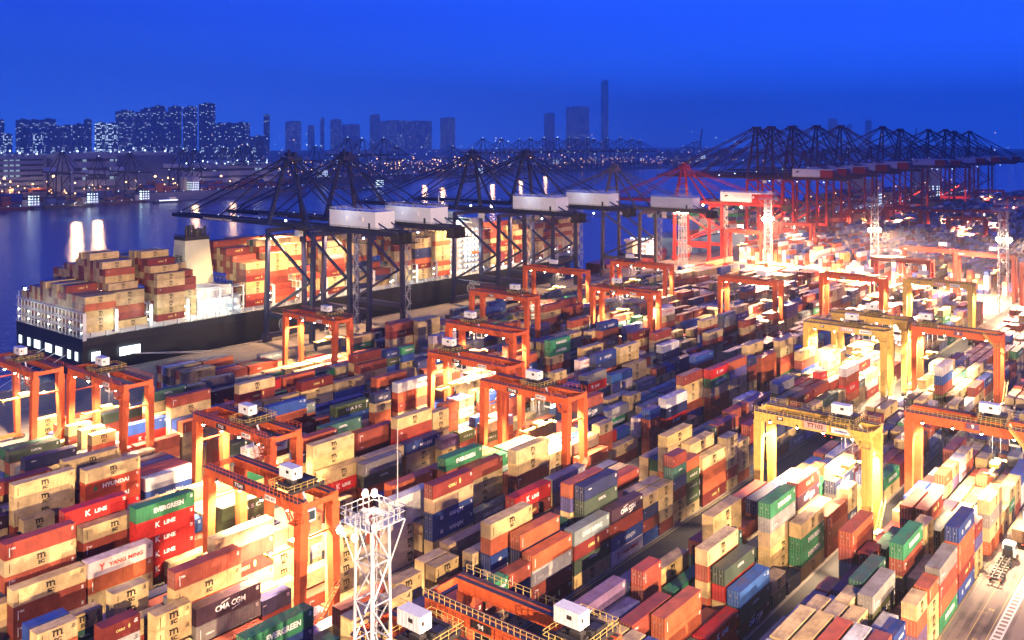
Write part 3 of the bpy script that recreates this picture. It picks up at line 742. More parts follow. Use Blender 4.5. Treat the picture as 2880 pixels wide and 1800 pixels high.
RTGS = [
 # x, ylo, span, H, style, trolley, lit, label, number
 (115.5, 220, 28.4, 25.6, 'red', .55, 1, 'orange-red gantry crane farthest left, standing before the ship stern', 'TT639'),
 (114.0, 157.5, 27, 25.6, 'red', .40, 1, 'orange-red gantry crane just behind the one left of the floodlight tower', 'TT63'),
 (96.6, 124.8, 27.4, 25.6, 'red', .20, 1, 'orange-red gantry crane over glaring white lit containers, left of the floodlight tower', 'TT640'),
 (190.5, 158, 28, 25.6, 'red', .80, 1, 'orange-red gantry crane behind the one lettered TT645', 'TT64'),
 (176.5, 127.4, 26, 25.6, 'red', .42, 1, 'orange-red gantry crane lettered TT645 in the middle of the yard', 'TT645'),
 (88.0, 61.3, 24.4, 25.6, 'orange', .10, 0, 'orange gantry crane with white box, at the bottom edge centre, numbered 94', '94'),
 (75.4, 61.5, 24.4, 25.6, 'orange', .68, 0, 'orange gantry crane lowest at the bottom edge, only its far beam and white box visible', ''),
 (195.5, 63.4, 24.0, 25.6, 'yellow', .22, 1, 'yellow gantry crane lettered TT103 beside the dark truck lane', 'TT103'),
 (216.5, 36.8, 24.0, 25.6, 'orange', .30, 1, 'orange gantry crane numbered 9 at the right edge', '9'),
 (303.0, 93.0, 25.4, 25.6, 'yellow', .40, 1, 'yellow gantry crane lettered TT104 at right of centre', 'TT104'),
 (326.0, 93.2, 24.0, 25.6, 'yellow', .45, 1, 'yellow gantry crane immediately behind the one lettered TT104', ''),
 (426.0, 95.0, 26.5, 25.6, 'yellow', .70, 1, 'yellow gantry crane lettered TT106, farthest of the yellow ones', 'TT106'),
 (319.0, 63.4, 24.6, 25.6, 'orange', .85, 1, 'orange gantry crane numbered 8 over the reefer racks', '8'),
 (420.0, 130, 27, 25.6, 'red', .20, 1, 'red gantry crane lettered TT620 left of the yellow TT106 one', 'TT620'),
 (321.0, 190, 28, 25.6, 'red', .60, 1, 'red gantry crane over lit boxes, nearer of the pair right of the blue cranes', 'TT621'),
 (396.0, 226, 31, 25.6, 'red', .68, 1, 'red gantry crane near the ship bow, behind another red gantry', 'TT627'),
 (281.0, 222, 29, 25.6, 'red', .25, 0, 'red gantry crane left of the grey container stack, before the dark blue quay cranes', 'TT638'),
 (208.0, 250, 28, 24.0, 'red', .25, 1, 'red gantry crane at the quay under the leftmost blue crane', 'TT636'),
 (225.5, 184, 28, 25.6, 'red', .70, 1, 'red gantry crane behind the yard centre with trolley at its left', ''),
 (353.0, 247, 33, 25.6, 'red', .50, 1, 'red gantry crane over bright boxes before the ship bow', ''),
 (380.0, 162.5, 26, 25.6, 'red', .25, 1, 'red gantry crane left of the second pale lattice tower, over coloured boxes', ''),
 (107.0, 251, 28, 25.6, 'red', .5, 1, 'red gantry crane at the left edge, behind the one before the ship stern', ''),
 (498.0, 130.5, 28, 25.6, 'dred', .55, 0, 'dark red gantry crane in front of the R56 one', 'TT642'),
]
FARRTG = [(556,132,29,'R56'),(549,101,28.5,'R44'),(811,170,28,'R70'),(889,205,30,'R68'),(904,175,29,'R67'),(883,239,30,''),(843,272,20,''),(1302,252,32,''),(589,262,26,''),(668,258,26,''),(1150,190,29,''),(520,66,26,'')]
STY = {'red': 'rtg_red', 'orange': 'rtg_red', 'yellow': 'rtg_yellow', 'dred': 'rtg_dred'}
for (x, y, S, H, sty, tro, lit, lab, num) in RTGS:
    t = thing('gantry_crane', lab, 'gantry crane', (x, y, 0), 0, 'rubber-tyred gantry cranes in the yard')
    mat = M[STY[sty]]
    ty = rtg_parts(t, S, H, mat, M['dark'], x < 340, tro, style='red' if sty == 'red' or sty == 'dred' else 'y')
    pts = [(-.6, S*.12, H-2.0), (-.6, S*.38, H-2.0), (-.6, S*.62, H-2.0), (-.6, S*.88, H-2.0)]
    flood(t, pts if lit else pts[:2], 'lamp_warm' if lit else 'lamp_soft', .34)
    if lit:
        add_light('SPOT', (3.2, ty, H-2.6), 260000, (1,.68,.40), .7, t, (0,0,0), 125, .5)
        add_light('SPOT', (3.2, S*.15 if tro > .4 else S*.8, H-2.6), 120000, (1,.72,.42), .7, t, (0,0,0), 130, .5)
    if num:
        if num in '89': sign_board(t, num, -.70, S*.45, H-.95, 2.6, 1.2, new_mat('sign_board_purple', (.10,.05,.12,1), .5), M['lwhite'], 1.2)
        elif sty == 'yellow':
            sign_board(t, num, -.72, S*.45, H-1.0, 5.0, 1.5, new_mat('sign_board_pale', (.55,.30,.28,1), .5), M['lblack'] if num == 'TT103' else M['lwhite'], 1.3)
            sign_board(t, 'Sumitomo', -.72, S*.22, H-1.05, 4.0, 1.2, M['sign'], M['lblue'], .7)
            sign_board(t, 'HIT', -.72, S*.78, H-.9, 1.4, .8, M['dark'], M['lwhite'], .6)
        else:
            sign_board(t, num, -.70, S*.62, H-1.2, 3.4, 1.0, M['dark'], M['lwhite'], .95)
            if sty == 'red' and x < 340: sign_board(t, 'SWL 41T', -.72, S*.28, H-1.25, 3.0, .9, M['sign'], M['lblack'], .7)
proto = None
for i, (x, y, S, num) in enumerate(FARRTG):
    t = thing('gantry_crane', '', 'gantry crane', (x, y, 0), 0, 'dark red gantry cranes of the far terminal')
    rtg_parts(t, S, 25.6, M['rtg_dred'], M['dark'], False, .2+.13*(i % 5), wbase=7)
    flood(t, [(-.6, S*.2, 23.4), (-.6, S*.7, 23.4)], 'lamp_soft', .45)
    add_light('SPOT', (3.2, S*.5, 22.8), 420000, (1,.55,.30), .7, t, (0,0,0), 130, .5)
    if num: sign_board(t, num, -.70, S*.9, 24.7, 3.4, 1.2, M['dark'], M['lwhite'], 1.2)
    t['label'] = ['dark red gantry crane lettered R56 between two pale towers', 'dark red gantry crane lettered R44 beside the rightmost tower', 'dark red gantry crane lettered R70 right of the third tower',
        'dark red gantry crane lettered R68 behind the R70 one', 'dark red gantry crane lettered R67 behind the rightmost pale tower', 'dark red gantry crane just right of the third pale tower top',
        'dark red gantry crane half hidden by the third pale tower', 'dark red gantry crane at far right before the moored ships', 'dark red gantry crane parked on bare ground left of second tower',
        'brightly lit red gantry crane behind the second pale tower', 'dark red gantry crane far off at the right edge', 'red gantry crane with lamps at the right photograph edge'][i]

# ------------------------------------------------------------------ ship-to-shore quay cranes
M['qc_blue'] = new_mat('quay_crane_blue_paint', (.012,.016,.06,1), .45, noise=.2, nscale=.5)
M['qc_blue2'] = new_mat('quay_crane_grey_paint', (.10,.085,.09,1), .5, noise=.2, nscale=.5)
M['qc_red_unlit'] = new_mat('quay_crane_red_unlit', (.05,.02,.045,1), .5, noise=.2, nscale=.5)  # red cranes' upper works: lack of light put into the colour
M['qc_red'] = new_mat('quay_crane_red_paint', (.30,.022,.018,1), .45, noise=.2, nscale=.5)
M['qc_far'] = new_mat('distant_crane_paint', (.012,.018,.05,1), .6)
def quay_crane(root, w, gauge, zg, za, tip, back, mats, house='plain', detail=2, ya=None, zb=12, up=False, upper=None):
    """local frame: x along the rails (0..w), y=0 landside rail, y=gauge waterside rail, boom to y=tip, back to y=back"""
    main, hm = mats
    lw = 1.9
    for x in (0, w):
        xi = x+(-.8 if x == 0 else .8)
        for y in (0, gauge):
            mb = MB(); mb.beam((xi, y, 1.5), (x, y, zg-1.6), 1.7, 2.1, 1.4, 1.7); mb.build('leg', main, root)
        mb = MB()
        mb.beam((x, 0, zb), (x, gauge, zb), 1.5, 2.2)                    # portal beam
        mb.build('portal_beam', main, root)
        mb = MB()
        mb.beam((x, gauge, zg-3), (x, gauge*.06, zg*.56), 1.0); mb.beam((x, gauge*.06, zg*.56), (x, gauge, zb+1), 1.0)
        mb.build('diagonal_brace', main, root)
    for y in (0, gauge):
        mb = MB(); mb.box(-3.5, w+3.5, y-.8, y+.8, 1.9, 3.6)
        for x in (-2.5, w+2.5-4):
            mb.box(x, x+4, y-.6, y+.6, .2, 1.9)
        mb.build('sill_beam', main, root)
        mb = MB(); mb.beam((0, y, zg-2.2), (w, y, zg-2.2), 1.4, 1.8); mb.build('cross_beam', main, root)
    main = upper or main
    m0, m1 = w/2-3.4, w/2+3.4
    hinge = gauge+3
    bo = MB()
    bo.box(m0-.6, m0+.6, back, hinge, zg-1, zg+1.2); bo.box(m1-.6, m1+.6, back, hinge, zg-1, zg+1.2)
    for y in (back+1, 0, gauge): bo.box(m0, m1, y-.5, y+.5, zg-.8, zg+.6)
    bo.build('girder', main, root)
    bt = MB()
    if not up:
        for m in (m0, m1): bt.beam((m, hinge, zg+.1), (m, tip, zg-.1), 1.1, 2.1, 1.0, 1.5)
        for i in range(7):
            y = hinge+(tip-hinge)*(i+1)/7; bt.box(m0, m1, y-.4, y+.2, zg-.6, zg+.5)
    else:
        for m in (m0, m1): bt.beam((m, hinge, zg+.1), (m, hinge+10, zg+(tip-hinge)), 1.3, 2.4)
        for i in range(7):
            f = (i+1)/7; bt.beam((m0, hinge+10*f, zg+(tip-hinge)*f), (m1, hinge+10*f, zg+(tip-hinge)*f), .8)
    bt.build('boom', main, root)
    ya = ya if ya is not None else gauge*.9
    af = MB()
    for x, m in ((0, m0+1.2), (w, m1-1.2)):
        af.beam((x, gauge, zg), (m, ya, za-.5), 1.5, 1.6, 1.2, 1.3)
        af.tube((x, 2, zg), (m, ya-1.5, za-.8), .75, 8, .55)
    af.box(m0-.4, m1+.4, ya-3.2, ya+2.2, za-1.6, za)
    af.beam((m0-2, gauge-1.6, zg+(za-zg)*.5), (m1+2, gauge-1.6, zg+(za-zg)*.5), .7)
    if detail > 1:
        for dx in (1.5, 4.6): af.tube((m0+dx, ya-2, za+1.2), (m0+dx, ya+.6, za+1.2), 1.0, 10); 
        af.box(m0+.6, m0+1.4, ya-2.6, ya-1.6, za, za+3.2)
        railing_mb(af, (m0-.6, ya-3.4, za), (m1+.6, ya-3.4, za), n=8, r=.06)
        railing_mb(af, (m0-.6, ya+2.4, za), (m1+.6, ya+2.4, za), n=8, r=.06)
    af.build('a_frame', main, root)
    ti = MB(); r = .32 if detail > 1 else .4
    for m in (m0, m1):
        if not up:
            for t in (.95, .52): ti.tube((m, ya+1, za-1), (m, hinge+(tip-hinge)*t, zg+1.0), r, 6)
            for k in (0, 1, 2):
                if detail > 1: ti.beam((m+(.6 if m == m0 else -.6), ya+1, za-.2), (m+(.6 if m == m0 else -.6)*(k+1), hinge+(tip-hinge)*(.9-.05*k), zg+1.2), .12)
        ti.tube((m, ya-1.5, za-1), (m, back+3, zg+1.2), r, 6)
        ti.tube((m, ya-1.5, za-3), (m, back*.35, zg+1.2), r*.8, 6)
    ti.build('tie_rod', main, root)
    # machinery house on the landward girder
    hb = MB(); y0, y1 = back*.78, back*.12
    hx0, hx1 = m0-1.8, m1+1.8; hz = zg+1.5; hh = 6.6 if detail > 1 else 6.4
    hb.box(hx0, hx1, y0, y1, hz, hz+hh, 0)
    hb.box(hx0-.2, hx1+.2, y0-.2, y1+.2, hz+hh, hz+hh+.25, 0)
    if detail > 1:
        for dy in (.25, .6): hb.box(hx0-.5, hx0, y0+(y1-y0)*dy, y0+(y1-y0)*dy+1.2, hz+3, hz+4.6, 0)
        hb.box(hx0-.03, hx0, y0+3, y0+4.2, hz+.2, hz+2.4, 1)
        railing_mb(hb, (hx0, y0, hz+hh+.25), (hx0, y1, hz+hh+.25), n=8, r=.05); railing_mb(hb, (hx0, y0, hz+hh+.25), (hx1, y0, hz+hh+.25), n=6, r=.05)
        railing_mb(hb, (hx1, y0, hz+hh+.25), (hx1, y1, hz+hh+.25), n=8, r=.05); railing_mb(hb, (hx0, y1, hz+hh+.25), (hx1, y1, hz+hh+.25), n=6, r=.05)
    if house == 'two': hb.box(hx0-.25, hx1+.25, y0-.3, y0+(y1-y0)*.3, hz-.1, hz+hh-.6, 1)
    hs = hb.build('machinery_house', [M['house'], hm if house == 'two' else M['glass']], root)
    if house == 'two':
        pm = MB(); cy = y0+(y1-y0)*.86; pm.poly([(hx0-.06, cy-1.6*math.cos(a*.7+.4), hz+3.4+1.6*math.sin(a*.7+.4)) for a in range(5)][::-1]); pm.build('emblem', M['dark'], hs)
    # walkways
    rl = MB()
    nn = 26 if detail > 1 else 8
    rl.box(m0-1.9, m0-.6, back, tip if not up else hinge, zg+.9, zg+1.0)
    railing_mb(rl, (m0-1.9, back, zg+1), (m0-1.9, tip if not up else hinge, zg+1), n=nn, r=.07)
    railing_mb(rl, (m1+.9, back, zg+1.1), (m1+.9, tip if not up else hinge, zg+1.1), n=nn, r=.07)
    if detail > 1:
        for k in range(3):
            y = back-4; rl.box(m0-2+k*3.5, m0-1.7+k*3.5, y, y+4, zg-3.5, zg+.8)
        rl.box(m0-2.2, m1+2.2, back-4.4, back, zg-3.6, zg-3.4); railing_mb(rl, (m0-2.2, back-4.4, zg-3.4), (m1+2.2, back-4.4, zg-3.4), n=8, r=.06)
        railing_mb(rl, (m0-2.2, back-4.4, zg-3.4), (m0-2.2, back, zg-3.4), n=4, r=.06)
        for y in (back*.55, back*.75): rl.box(m0-3.2, m0-1.9, y, y+7, zg-4.2, zg-4.0); railing_mb(rl, (m0-3.2, y, zg-4), (m0-3.2, y+7, zg-4), n=6, r=.06)
    rl.build('walkway', main if detail < 2 else M['dark'], root)
    # trolley cab and festoon
    tc = MB(); ty = gauge*.55
    tc.box(m0+.4, m1-.4, ty-3, ty+3, zg-2.0, zg-1.05, 0); tc.box(m0+.2, m0+2.6, ty+1.0, ty+3.6, zg-4.6, zg-2.0, 1)
    for k in range(9 if detail > 1 else 0):
        y = back+2+k*2.4
        for i in range(4):
            a0 = math.pi*i/4; a1 = math.pi*(i+1)/4
            tc.beam((m1+1.6, y+1.2-1.2*math.cos(a0), zg-1.2-2.6*math.sin(a0)), (m1+1.6, y+1.2-1.2*math.cos(a1), zg-1.2-2.6*math.sin(a1)), .14)
    tc.build('trolley', [M['dark'], M['house']], root)
    # zig-zag stair tower on the far landside leg
    if detail > 0:
        st = MB(); n = 13 if detail > 1 else 9; zz = (zg-6)/n
        for i in range(n):
            z = 3+i*zz; a, b = (-1.2, -3.6) if i % 2 == 0 else (-3.6, -1.2)
            st.beam((w+1.6, a, z), (w+1.6, b, z+zz), .25, .45); st.beam((w+1.6, a, z+1.1), (w+1.6, b, z+zz+1.1), .12)
            st.box(w+.7, w+2.5, b-.7, b+.7, z+zz-.08, z+zz+.08)
            st.beam((w+2.5, b-.7, z+zz+1), (w+2.5, b+.7, z+zz+1), .12)
        st.beam((w+1.6,-3.9,2), (w+1.6,-3.9,zg-4), .18); st.beam((w+1.6,-.9,2), (w+1.6,-.9,zg-4), .18)
        st.build('stair_tower', M['galv'] if detail > 1 else main, root)
        # stairs zig-zagging up the a-frame
        s2 = MB()
        for i in range(8):
            f = i/8; z = zg+1+(za-zg-3)*f; y = gauge-1.5+(ya-gauge)*f
            s2.box(-1.6+m0*f, .4+m0*f, y-2.2, y-.2, z, z+.15); s2.beam((-1.6+m0*f, y-2.2, z+1.1), (-1.6+m0*f, y-.2, z+1.1), .12)
            s2.beam((-1.2+m0*f, y-2.2, z), (-1.0+m0*(f+.12), y-.2, z+(za-zg-3)/8), .2)
        s2.build('ladder', main, root)
    if detail > 1:
        rl_ = MB()
        for a in range(12):
            t = a*math.pi/6
            rl_.beam((-2.6, gauge*.55, 9.5), (-2.6, gauge*.55+2.6*math.cos(t), 9.5+2.6*math.sin(t)), .14)
            t2 = (a+1)*math.pi/6
            rl_.beam((-2.6, gauge*.55+2.6*math.cos(t), 9.5+2.6*math.sin(t)), (-2.6, gauge*.55+2.6*math.cos(t2), 9.5+2.6*math.sin(t2)), .3)
        rl_.beam((-3, gauge*.55, 9.5), (0, gauge*.55, 9.5), .7)
        rl_.build('cable_reel', M['galv'], root)
def crane_lamps(root, pts, mat, r):
    for p in pts:
        mb = MB(); mb.box(p[0]-r*.7, p[0]+r*.7, p[1]-r*.7, p[1]+r*.7, p[2]+r*.6, p[2]+r*1.3)
        f = mb.build('floodlight', M['dark'], root)
        b = MB(); b.ball(p, r); b.build('bulb', M[mat], f)
QB = [(239,301,19,'leftmost dark blue quay crane, its white machinery house above the stern containers',1),(270,301,19,'second dark blue quay crane from the left, white house right of the first',1),
      (360,303,21,'third dark blue quay crane, standing where the ship bridge rises',1),(407,303,21,'fourth dark blue quay crane, above the ship bow containers',1)]
for x, y, w, lab, lit in QB:
    t = thing('quay_crane', lab, 'quay crane', (x, y, 0), 0, 'dark blue ship-to-shore cranes along the quay')
    quay_crane(t, w, 31, 50.5, 80.0, 118, -42, (M['qc_blue'], M['qc_blue2']), 'plain', 2)
    crane_lamps(t, [(w/2, -20, 47.5), (w/2-4.6, 10, 52.6), (-.8, 31, 14.5), (w/2-5.4, 24, 52.6)], 'lamp_white', .42)
    crane_lamps(t, [(w/2-4.8, 44, 52.6), (w/2-4.8, 60, 52.6), (w/2-4.8, 76, 52.6), (w/2-4.8, 92, 52.6), (w/2-4.8, 108, 52.6)], 'lamp_blue', .22)
    add_light('SPOT', (w/2-3, 22, 47), 220000, (1,.60,.30), .8, t, (RAD(25),0,0), 120, .5)
    add_light('POINT', (w/2-11, -16, 58), 900, (.75,.85,1), .8, t)
    mb = MB(); add_text(mb, 'Hongkong International Terminals', 1.5, w/2-4.02, 78, 50.3, bold=.03, sx=1.15, axis='-x'); mb.build('lettering', M['lwhite'], t)
    mb = MB(); add_text(mb, '601' if x < 250 else '602' if x < 300 else 'HYUNDAI' if x < 400 else '604', 1.7, -.82, 16, 12, bold=.03, axis='-x'); mb.build('lettering', M['lwhite'], t)
t = thing('quay_crane', 'smaller dark quay crane standing beyond the ship bow', 'quay crane', (499, 303, 0), 0, 'dark blue ship-to-shore cranes along the quay')
quay_crane(t, 19, 28, 44, 69.5, 96, -44, (M['qc_blue2'], M['qc_blue2']), 'plain', 2, ya=26)
crane_lamps(t, [(9, -20, 42)], 'lamp_warm', .5); add_light('SPOT', (9, -26, 40), 60000, (1,.6,.3), .8, t, (0,0,0), 130, .5)
t = thing('quay_crane', 'red quay crane numbered 84 with white house, behind the first pale tower', 'quay crane', (594, 303, 0), 0, 'red ship-to-shore cranes')
quay_crane(t, 19, 28, 43, 69, 96, -52, (M['qc_red'], M['qc_red']), 'two', 2, ya=26)
crane_lamps(t, [(9, 10, 41), (9, -20, 41)], 'lamp_warm', .7); add_light('SPOT', (9, 5, 40), 60000, (1,.5,.25), .8, t, (0,0,0), 130, .5)
mb = MB(); add_text(mb, '84', 1.8, 4.9, -40, 43, bold=.05, axis='-x'); mb.build('lettering', M['lwhite'], t)
pr = thing('quay_crane', 'tall red quay crane numbered 61, nearest of the eleven in the red row', 'quay crane', (0,0,0), 0, 'row of tall red quay cranes at the right')
quay_crane(pr, 22, 31, 57, 100, 122, -50, (M['qc_red'], M['qc_red']), 'two', 1, ya=28, upper=M['qc_red_unlit'])
crane_lamps(pr, [(11, -30, 54.5), (11, -8, 54.5), (11, 16, 54.5), (7, 60, 58.5)], 'lamp_blue', .55)
crane_lamps(pr, [(0, 29, 34), (22, 29, 24)], 'lamp_soft', .5)
# second, lower mast above the landside legs
mb = MB()
for x, m in ((0, 9), (22, 13)):
    mb.beam((x, 0, 57), (m, -2, 79), 1.1); mb.beam((m, -2, 79), (m, 26, 99), .5); mb.beam((m, -2, 79), (m, -46, 58), .5)
mb.build('rear_mast', M['qc_red_unlit'], pr)
ORD = ['second', 'third', 'fourth', 'fifth', 'sixth', 'seventh', 'eighth', 'ninth', 'tenth', 'farthest']
for i, ax in enumerate((729.5, 760.2, 805.8, 866.5, 932.4, 1067, 1131, 1253, 1337, 1384, 1470)):
    c = pr if i == 0 else copy_tree(pr)
    c.location = (ax-11, 301, 0)
    if i:
        c['label'] = 'tall red quay crane, '+ORD[i-1]+' along the row counted from the nearest'
        c.scale = (1, 1, 1.0+.03*((i*7) % 3)/3+(.035 if i > 2 else 0))
for x, p in ((735, 150000), (800, 120000), (880, 120000), (1000, 110000), (1140, 110000), (1320, 90000)):
    o = add_light('SPOT', (x, 316, 36), p*3.0, (1,.42,.22), 1.0); o.rotation_euler = (0,0,0); o.data.spot_size = RAD(120)
# ------------------------------------------------------------------ ground, quay, water
def ground_mat():
    m = bpy.data.materials.new('worn_asphalt'); m.use_nodes = True
    nt = m.node_tree; N = nt.nodes; L = nt.links; b = N['Principled BSDF']; b.inputs['Roughness'].default_value = .75
    g = N.new('ShaderNodeNewGeometry')
    n1 = N.new('ShaderNodeTexNoise'); n1.inputs['Scale'].default_value = .12; n1.inputs['Detail'].default_value = 8; L.new(g.outputs['Position'], n1.inputs['Vector'])
    mp = N.new('ShaderNodeMapping'); mp.inputs['Scale'].default_value = (.03, .9, 1); L.new(g.outputs['Position'], mp.inputs['Vector'])
    n2 = N.new('ShaderNodeTexNoise'); n2.inputs['Scale'].default_value = 1; n2.inputs['Detail'].default_value = 5; L.new(mp.outputs['Vector'], n2.inputs['Vector'])
    ad = N.new('ShaderNodeMath'); ad.operation = 'ADD'; L.new(n1.outputs['Fac'], ad.inputs[0]); L.new(n2.outputs['Fac'], ad.inputs[1])
    cr = N.new('ShaderNodeValToRGB'); cr.color_ramp.elements[0].position = .7; cr.color_ramp.elements[0].color = (.055,.047,.042,1)
    cr.color_ramp.elements[1].position = 1.25/1.3; cr.color_ramp.elements[1].color = (.21,.17,.14,1)
    L.new(ad.outputs[0], cr.inputs['Fac']); L.new(cr.outputs['Color'], b.inputs['Base Color'])
    return m
M['asphalt'] = ground_mat()
M['concrete'] = new_mat('quay_concrete', (.22,.18,.14,1), .8, noise=.35, nscale=.2)
M['lane'] = new_mat('truck_lane_asphalt', (.035,.033,.032,1), .75, noise=.4, nscale=.15)
M['yline'] = new_mat('yellow_road_paint', (.45,.36,.12,1), .6)
M['wline'] = new_mat('white_road_paint', (.65,.63,.58,1), .6)
mb = MB(); mb.quad((-400,-500,0),(2600,-500,0),(2600,335,0),(-400,335,0))
tag(mb.build('ground', M['asphalt']), kind='structure')
mb = MB(); mb.quad((-400,282,.006),(1700,282,.006),(1700,334.6,.006),(-400,334.6,.006))
tag(mb.build('quay_apron', M['concrete']), kind='structure')
mb = MB(); mb.box(-400,2600,335.0,336.2,-8,.25); tag(mb.build('quay_wall', M['concrete']), 'concrete edge of the quay running along the ship side', 'quay wall', kind='structure')
for nm, y0, y1 in (('truck_lane', 93.5, 100.8), ('truck_lane', 30.5, 42.2), ('truck_lane', 147.5, 152.8), ('truck_lane', 178.8, 185.0), ('truck_lane', 63.8, 68.4)):
    mb = MB(); mb.quad((40,y0,.012),(545,y0,.012),(545,y1,.012),(40,y1,.012)); tag(mb.build(nm, M['lane'] if y0 > 40 else M['asphalt']), kind='structure')
mk = MB()
for y in (100.3, 42.6, 63.9, 152.6): mk.quad((60,y,.02),(470,y,.02),(470,y+.16,.02),(60,y+.16,.02))
mk.quad((60,39.0,.02),(470,39.0,.02),(470,39.1,.02),(60,39.1,.02))
mk.quad((60,36.3,.02),(470,36.3,.02),(470,36.42,.02),(60,36.42,.02))
for i in range(60): mk.quad((100+i*6,302.-.1,.02),(103+i*6,302-.1,.02),(103+i*6,302.1,.02),(100+i*6,302.1,.02))
for y in (286, 290, 294, 298, 308, 316): mk.quad((40,y,.02),(700,y,.02),(700,y+.14,.02),(40,y+.14,.02))
tag(mk.build('lane_marking', M['yline']), kind='structure')
wk = MB()
for y in (34.2, 35.6): wk.quad((60,y,.021),(470,y,.021),(470,y+.3,.021),(60,y+.3,.021))
for i in range(260): wk.quad((60+i*1.6,34.5,.022),(60.7+i*1.6,34.5,.022),(60.7+i*1.6,35.6,.022),(60+i*1.6,35.6,.022))
tag(wk.build('pedestrian_marking', M['wline']), kind='structure')
nk = MB()
for i, x in enumerate(range(160, 400, 13)):
    vs, fs = text_geo(str(44-i), 1.1, .03, 1.0)
    n = len(nk.v); nk.v += [(x-c, 37.8+a, .023) for a, b, c in vs]
    for f in fs: nk.f.append(tuple(n+q for q in f)); nk.m.append(0); nk.c.append(None)
    nk.quad((x-2,38.2,.0225),(x-1.9,38.2,.0225),(x-1.9,40.4,.0225),(x-2,40.4,.0225))
tag(nk.build('bay_number_marking', M['yline']), kind='structure')

def water_mat():
    m = bpy.data.materials.new('harbour_water'); m.use_nodes = True
    nt = m.node_tree; N = nt.nodes; L = nt.links; b = N['Principled BSDF']
    b.inputs['Base Color'].default_value = (.006,.035,.16,1); b.inputs['Roughness'].default_value = .15; b.inputs['Specular IOR Level'].default_value = .6
    g = N.new('ShaderNodeNewGeometry')
    mp = N.new('ShaderNodeMapping'); mp.inputs['Rotation'].default_value = (0,0,.6); mp.inputs['Scale'].default_value = (.05,.16,.1); L.new(g.outputs['Position'], mp.inputs['Vector'])
    n = N.new('ShaderNodeTexNoise'); n.inputs['Scale'].default_value = 1.0; n.inputs['Detail'].default_value = 7; n.inputs['Roughness'].default_value = .6; L.new(mp.outputs['Vector'], n.inputs['Vector'])
    bp = N.new('ShaderNodeBump'); bp.inputs['Strength'].default_value = .5; bp.inputs['Distance'].default_value = 1.6; L.new(n.outputs['Fac'], bp.inputs['Height']); L.new(bp.outputs['Normal'], b.inputs['Normal'])
    return m
M['water'] = water_mat()
mb = MB(); mb.quad((-9000,-4000,-3.5),(16400,-4000,-3.5),(16400,9500,-3.5),(-9000,9500,-3.5)); tag(mb.build('harbour_water', M['water']), kind='structure')
mb = MB(); mb.box(-600, 905, 1330, 2600, -6, .2); mb.box(905, 5200, 1640, 5200, -6, .2); mb.box(-4000,6500, 2601, 9000,-6,.1); mb.box(6700,16000,1500,9000,-6,.1)
tag(mb.build('far_shore_ground', M['concrete']), kind='structure')

# ------------------------------------------------------------------ light towers
def lattice_tower(root, H, w0, w1, detail, lampz, plat=5.2):
    mb = MB(); n = int(H/ (3.6 if detail else 4.5))
    P = lambda i, c: ((w0+(w1-w0)*i/n)/2*c[0], (w0+(w1-w0)*i/n)/2*c[1], H*i/n)
    C4 = ((-1,-1),(1,-1),(1,1),(-1,1))
    r = .16 if detail else .22; r2 = .09 if detail else .13
    for c in C4: mb.tube(P(0,c), P(n,c), r, 6)
    for i in range(n):
        for a, b in ((0,1),(1,2),(2,3),(3,0)):
            A, B = C4[a], C4[b]
            mb.tube(P(i,A), P(i,B), r2, 5)
            if i % 2: mb.tube(P(i,A), P(i+1,B), r2, 5)
            else: mb.tube(P(i,B), P(i+1,A), r2, 5)
    mb.build('lattice_mast', M['tower'], root)
    lb = MB(); lb.beam((.3,.2,0),(.3,.2,H),.06); lb.beam((.3,-.25,0),(.3,-.25,H),.06)
    if detail:
        for i in range(int(H/.45)): lb.box(.28,.32,-.25,.2,i*.45,i*.45+.03)
        for i in range(int(H/1.5)):
            for k in range(6):
                a=-1.2+k*.4; b_=a+.4; lb.beam((.3+.75*math.cos(a), .75*math.sin(a), i*1.5),(.3+.75*math.cos(b_), .75*math.sin(b_), i*1.5),.04)
    lb.build('ladder', M['tower'], root)
    pl = MB(); p = plat/2
    def deck(z, p):
        pl.box(-p, p, -p, -p+1.1, z, z+.14); pl.box(-p, p, p-1.1, p, z, z+.14); pl.box(-p, -p+1.1, -p+1.1, p-1.1, z, z+.14); pl.box(p-1.1, p, -p+1.1, p-1.1, z, z+.14)
        cs = [(-p,-p),(p,-p),(p,p),(-p,p)]
        for a, b in zip(cs, cs[1:]+cs[:1]):
            railing_mb(pl, (a[0],a[1],z+.14), (b[0],b[1],z+.14), h=1.25, n=6, r=.05)
    deck(H, p); 
    if not detail: deck(H+3.2, p*.8)
    for c in C4:
        pl.beam((c[0]*p, c[1]*p, H), (c[0]*w1/2, c[1]*w1/2, H-4.5), .12)
    pl.build('platform', M['tower'], root)
    if detail:
        eq = MB(); eq.box(-1.6,-.9,-.5,.1,H+.14,H+1.5); eq.build('control_box', M['tower'], root)
        an = MB(); an.tube((p-.7,-p+.3,H),(p-.7,-p+.3,H+9),.06,6,.03); an.build('antenna', M['tower'], root)
        for z in (H*.35, H*.62):
            q = MB(); q.tube((-w0*.34,-w0*.34,z),(-w0*.34-.9,-w0*.34-.3,z-.1),.18,10,.42); q.build('loudspeaker', M['galv'], root)
            d2 = MB(); hw = (w0+(w1-w0)*z/H)/2; d2.box(-hw,hw,-hw,hw,z-1.1,z-1.0); railing_mb(d2,(-hw,-hw,z-1),(hw,-hw,z-1),n=5); railing_mb(d2,(-hw,-hw,z-1),(-hw,hw,z-1),n=5); d2.build('rest_platform', M['tower'], root)
    return root
M['tower'] = new_mat('pale_galvanised_paint', (.34,.37,.43,1), .45, .2)
t = thing('light_tower', 'near pale steel lattice floodlight tower with blue-lit platform and antenna', 'light tower', (59.6, 66.1, 0), RAD(0), 'lattice floodlight towers')
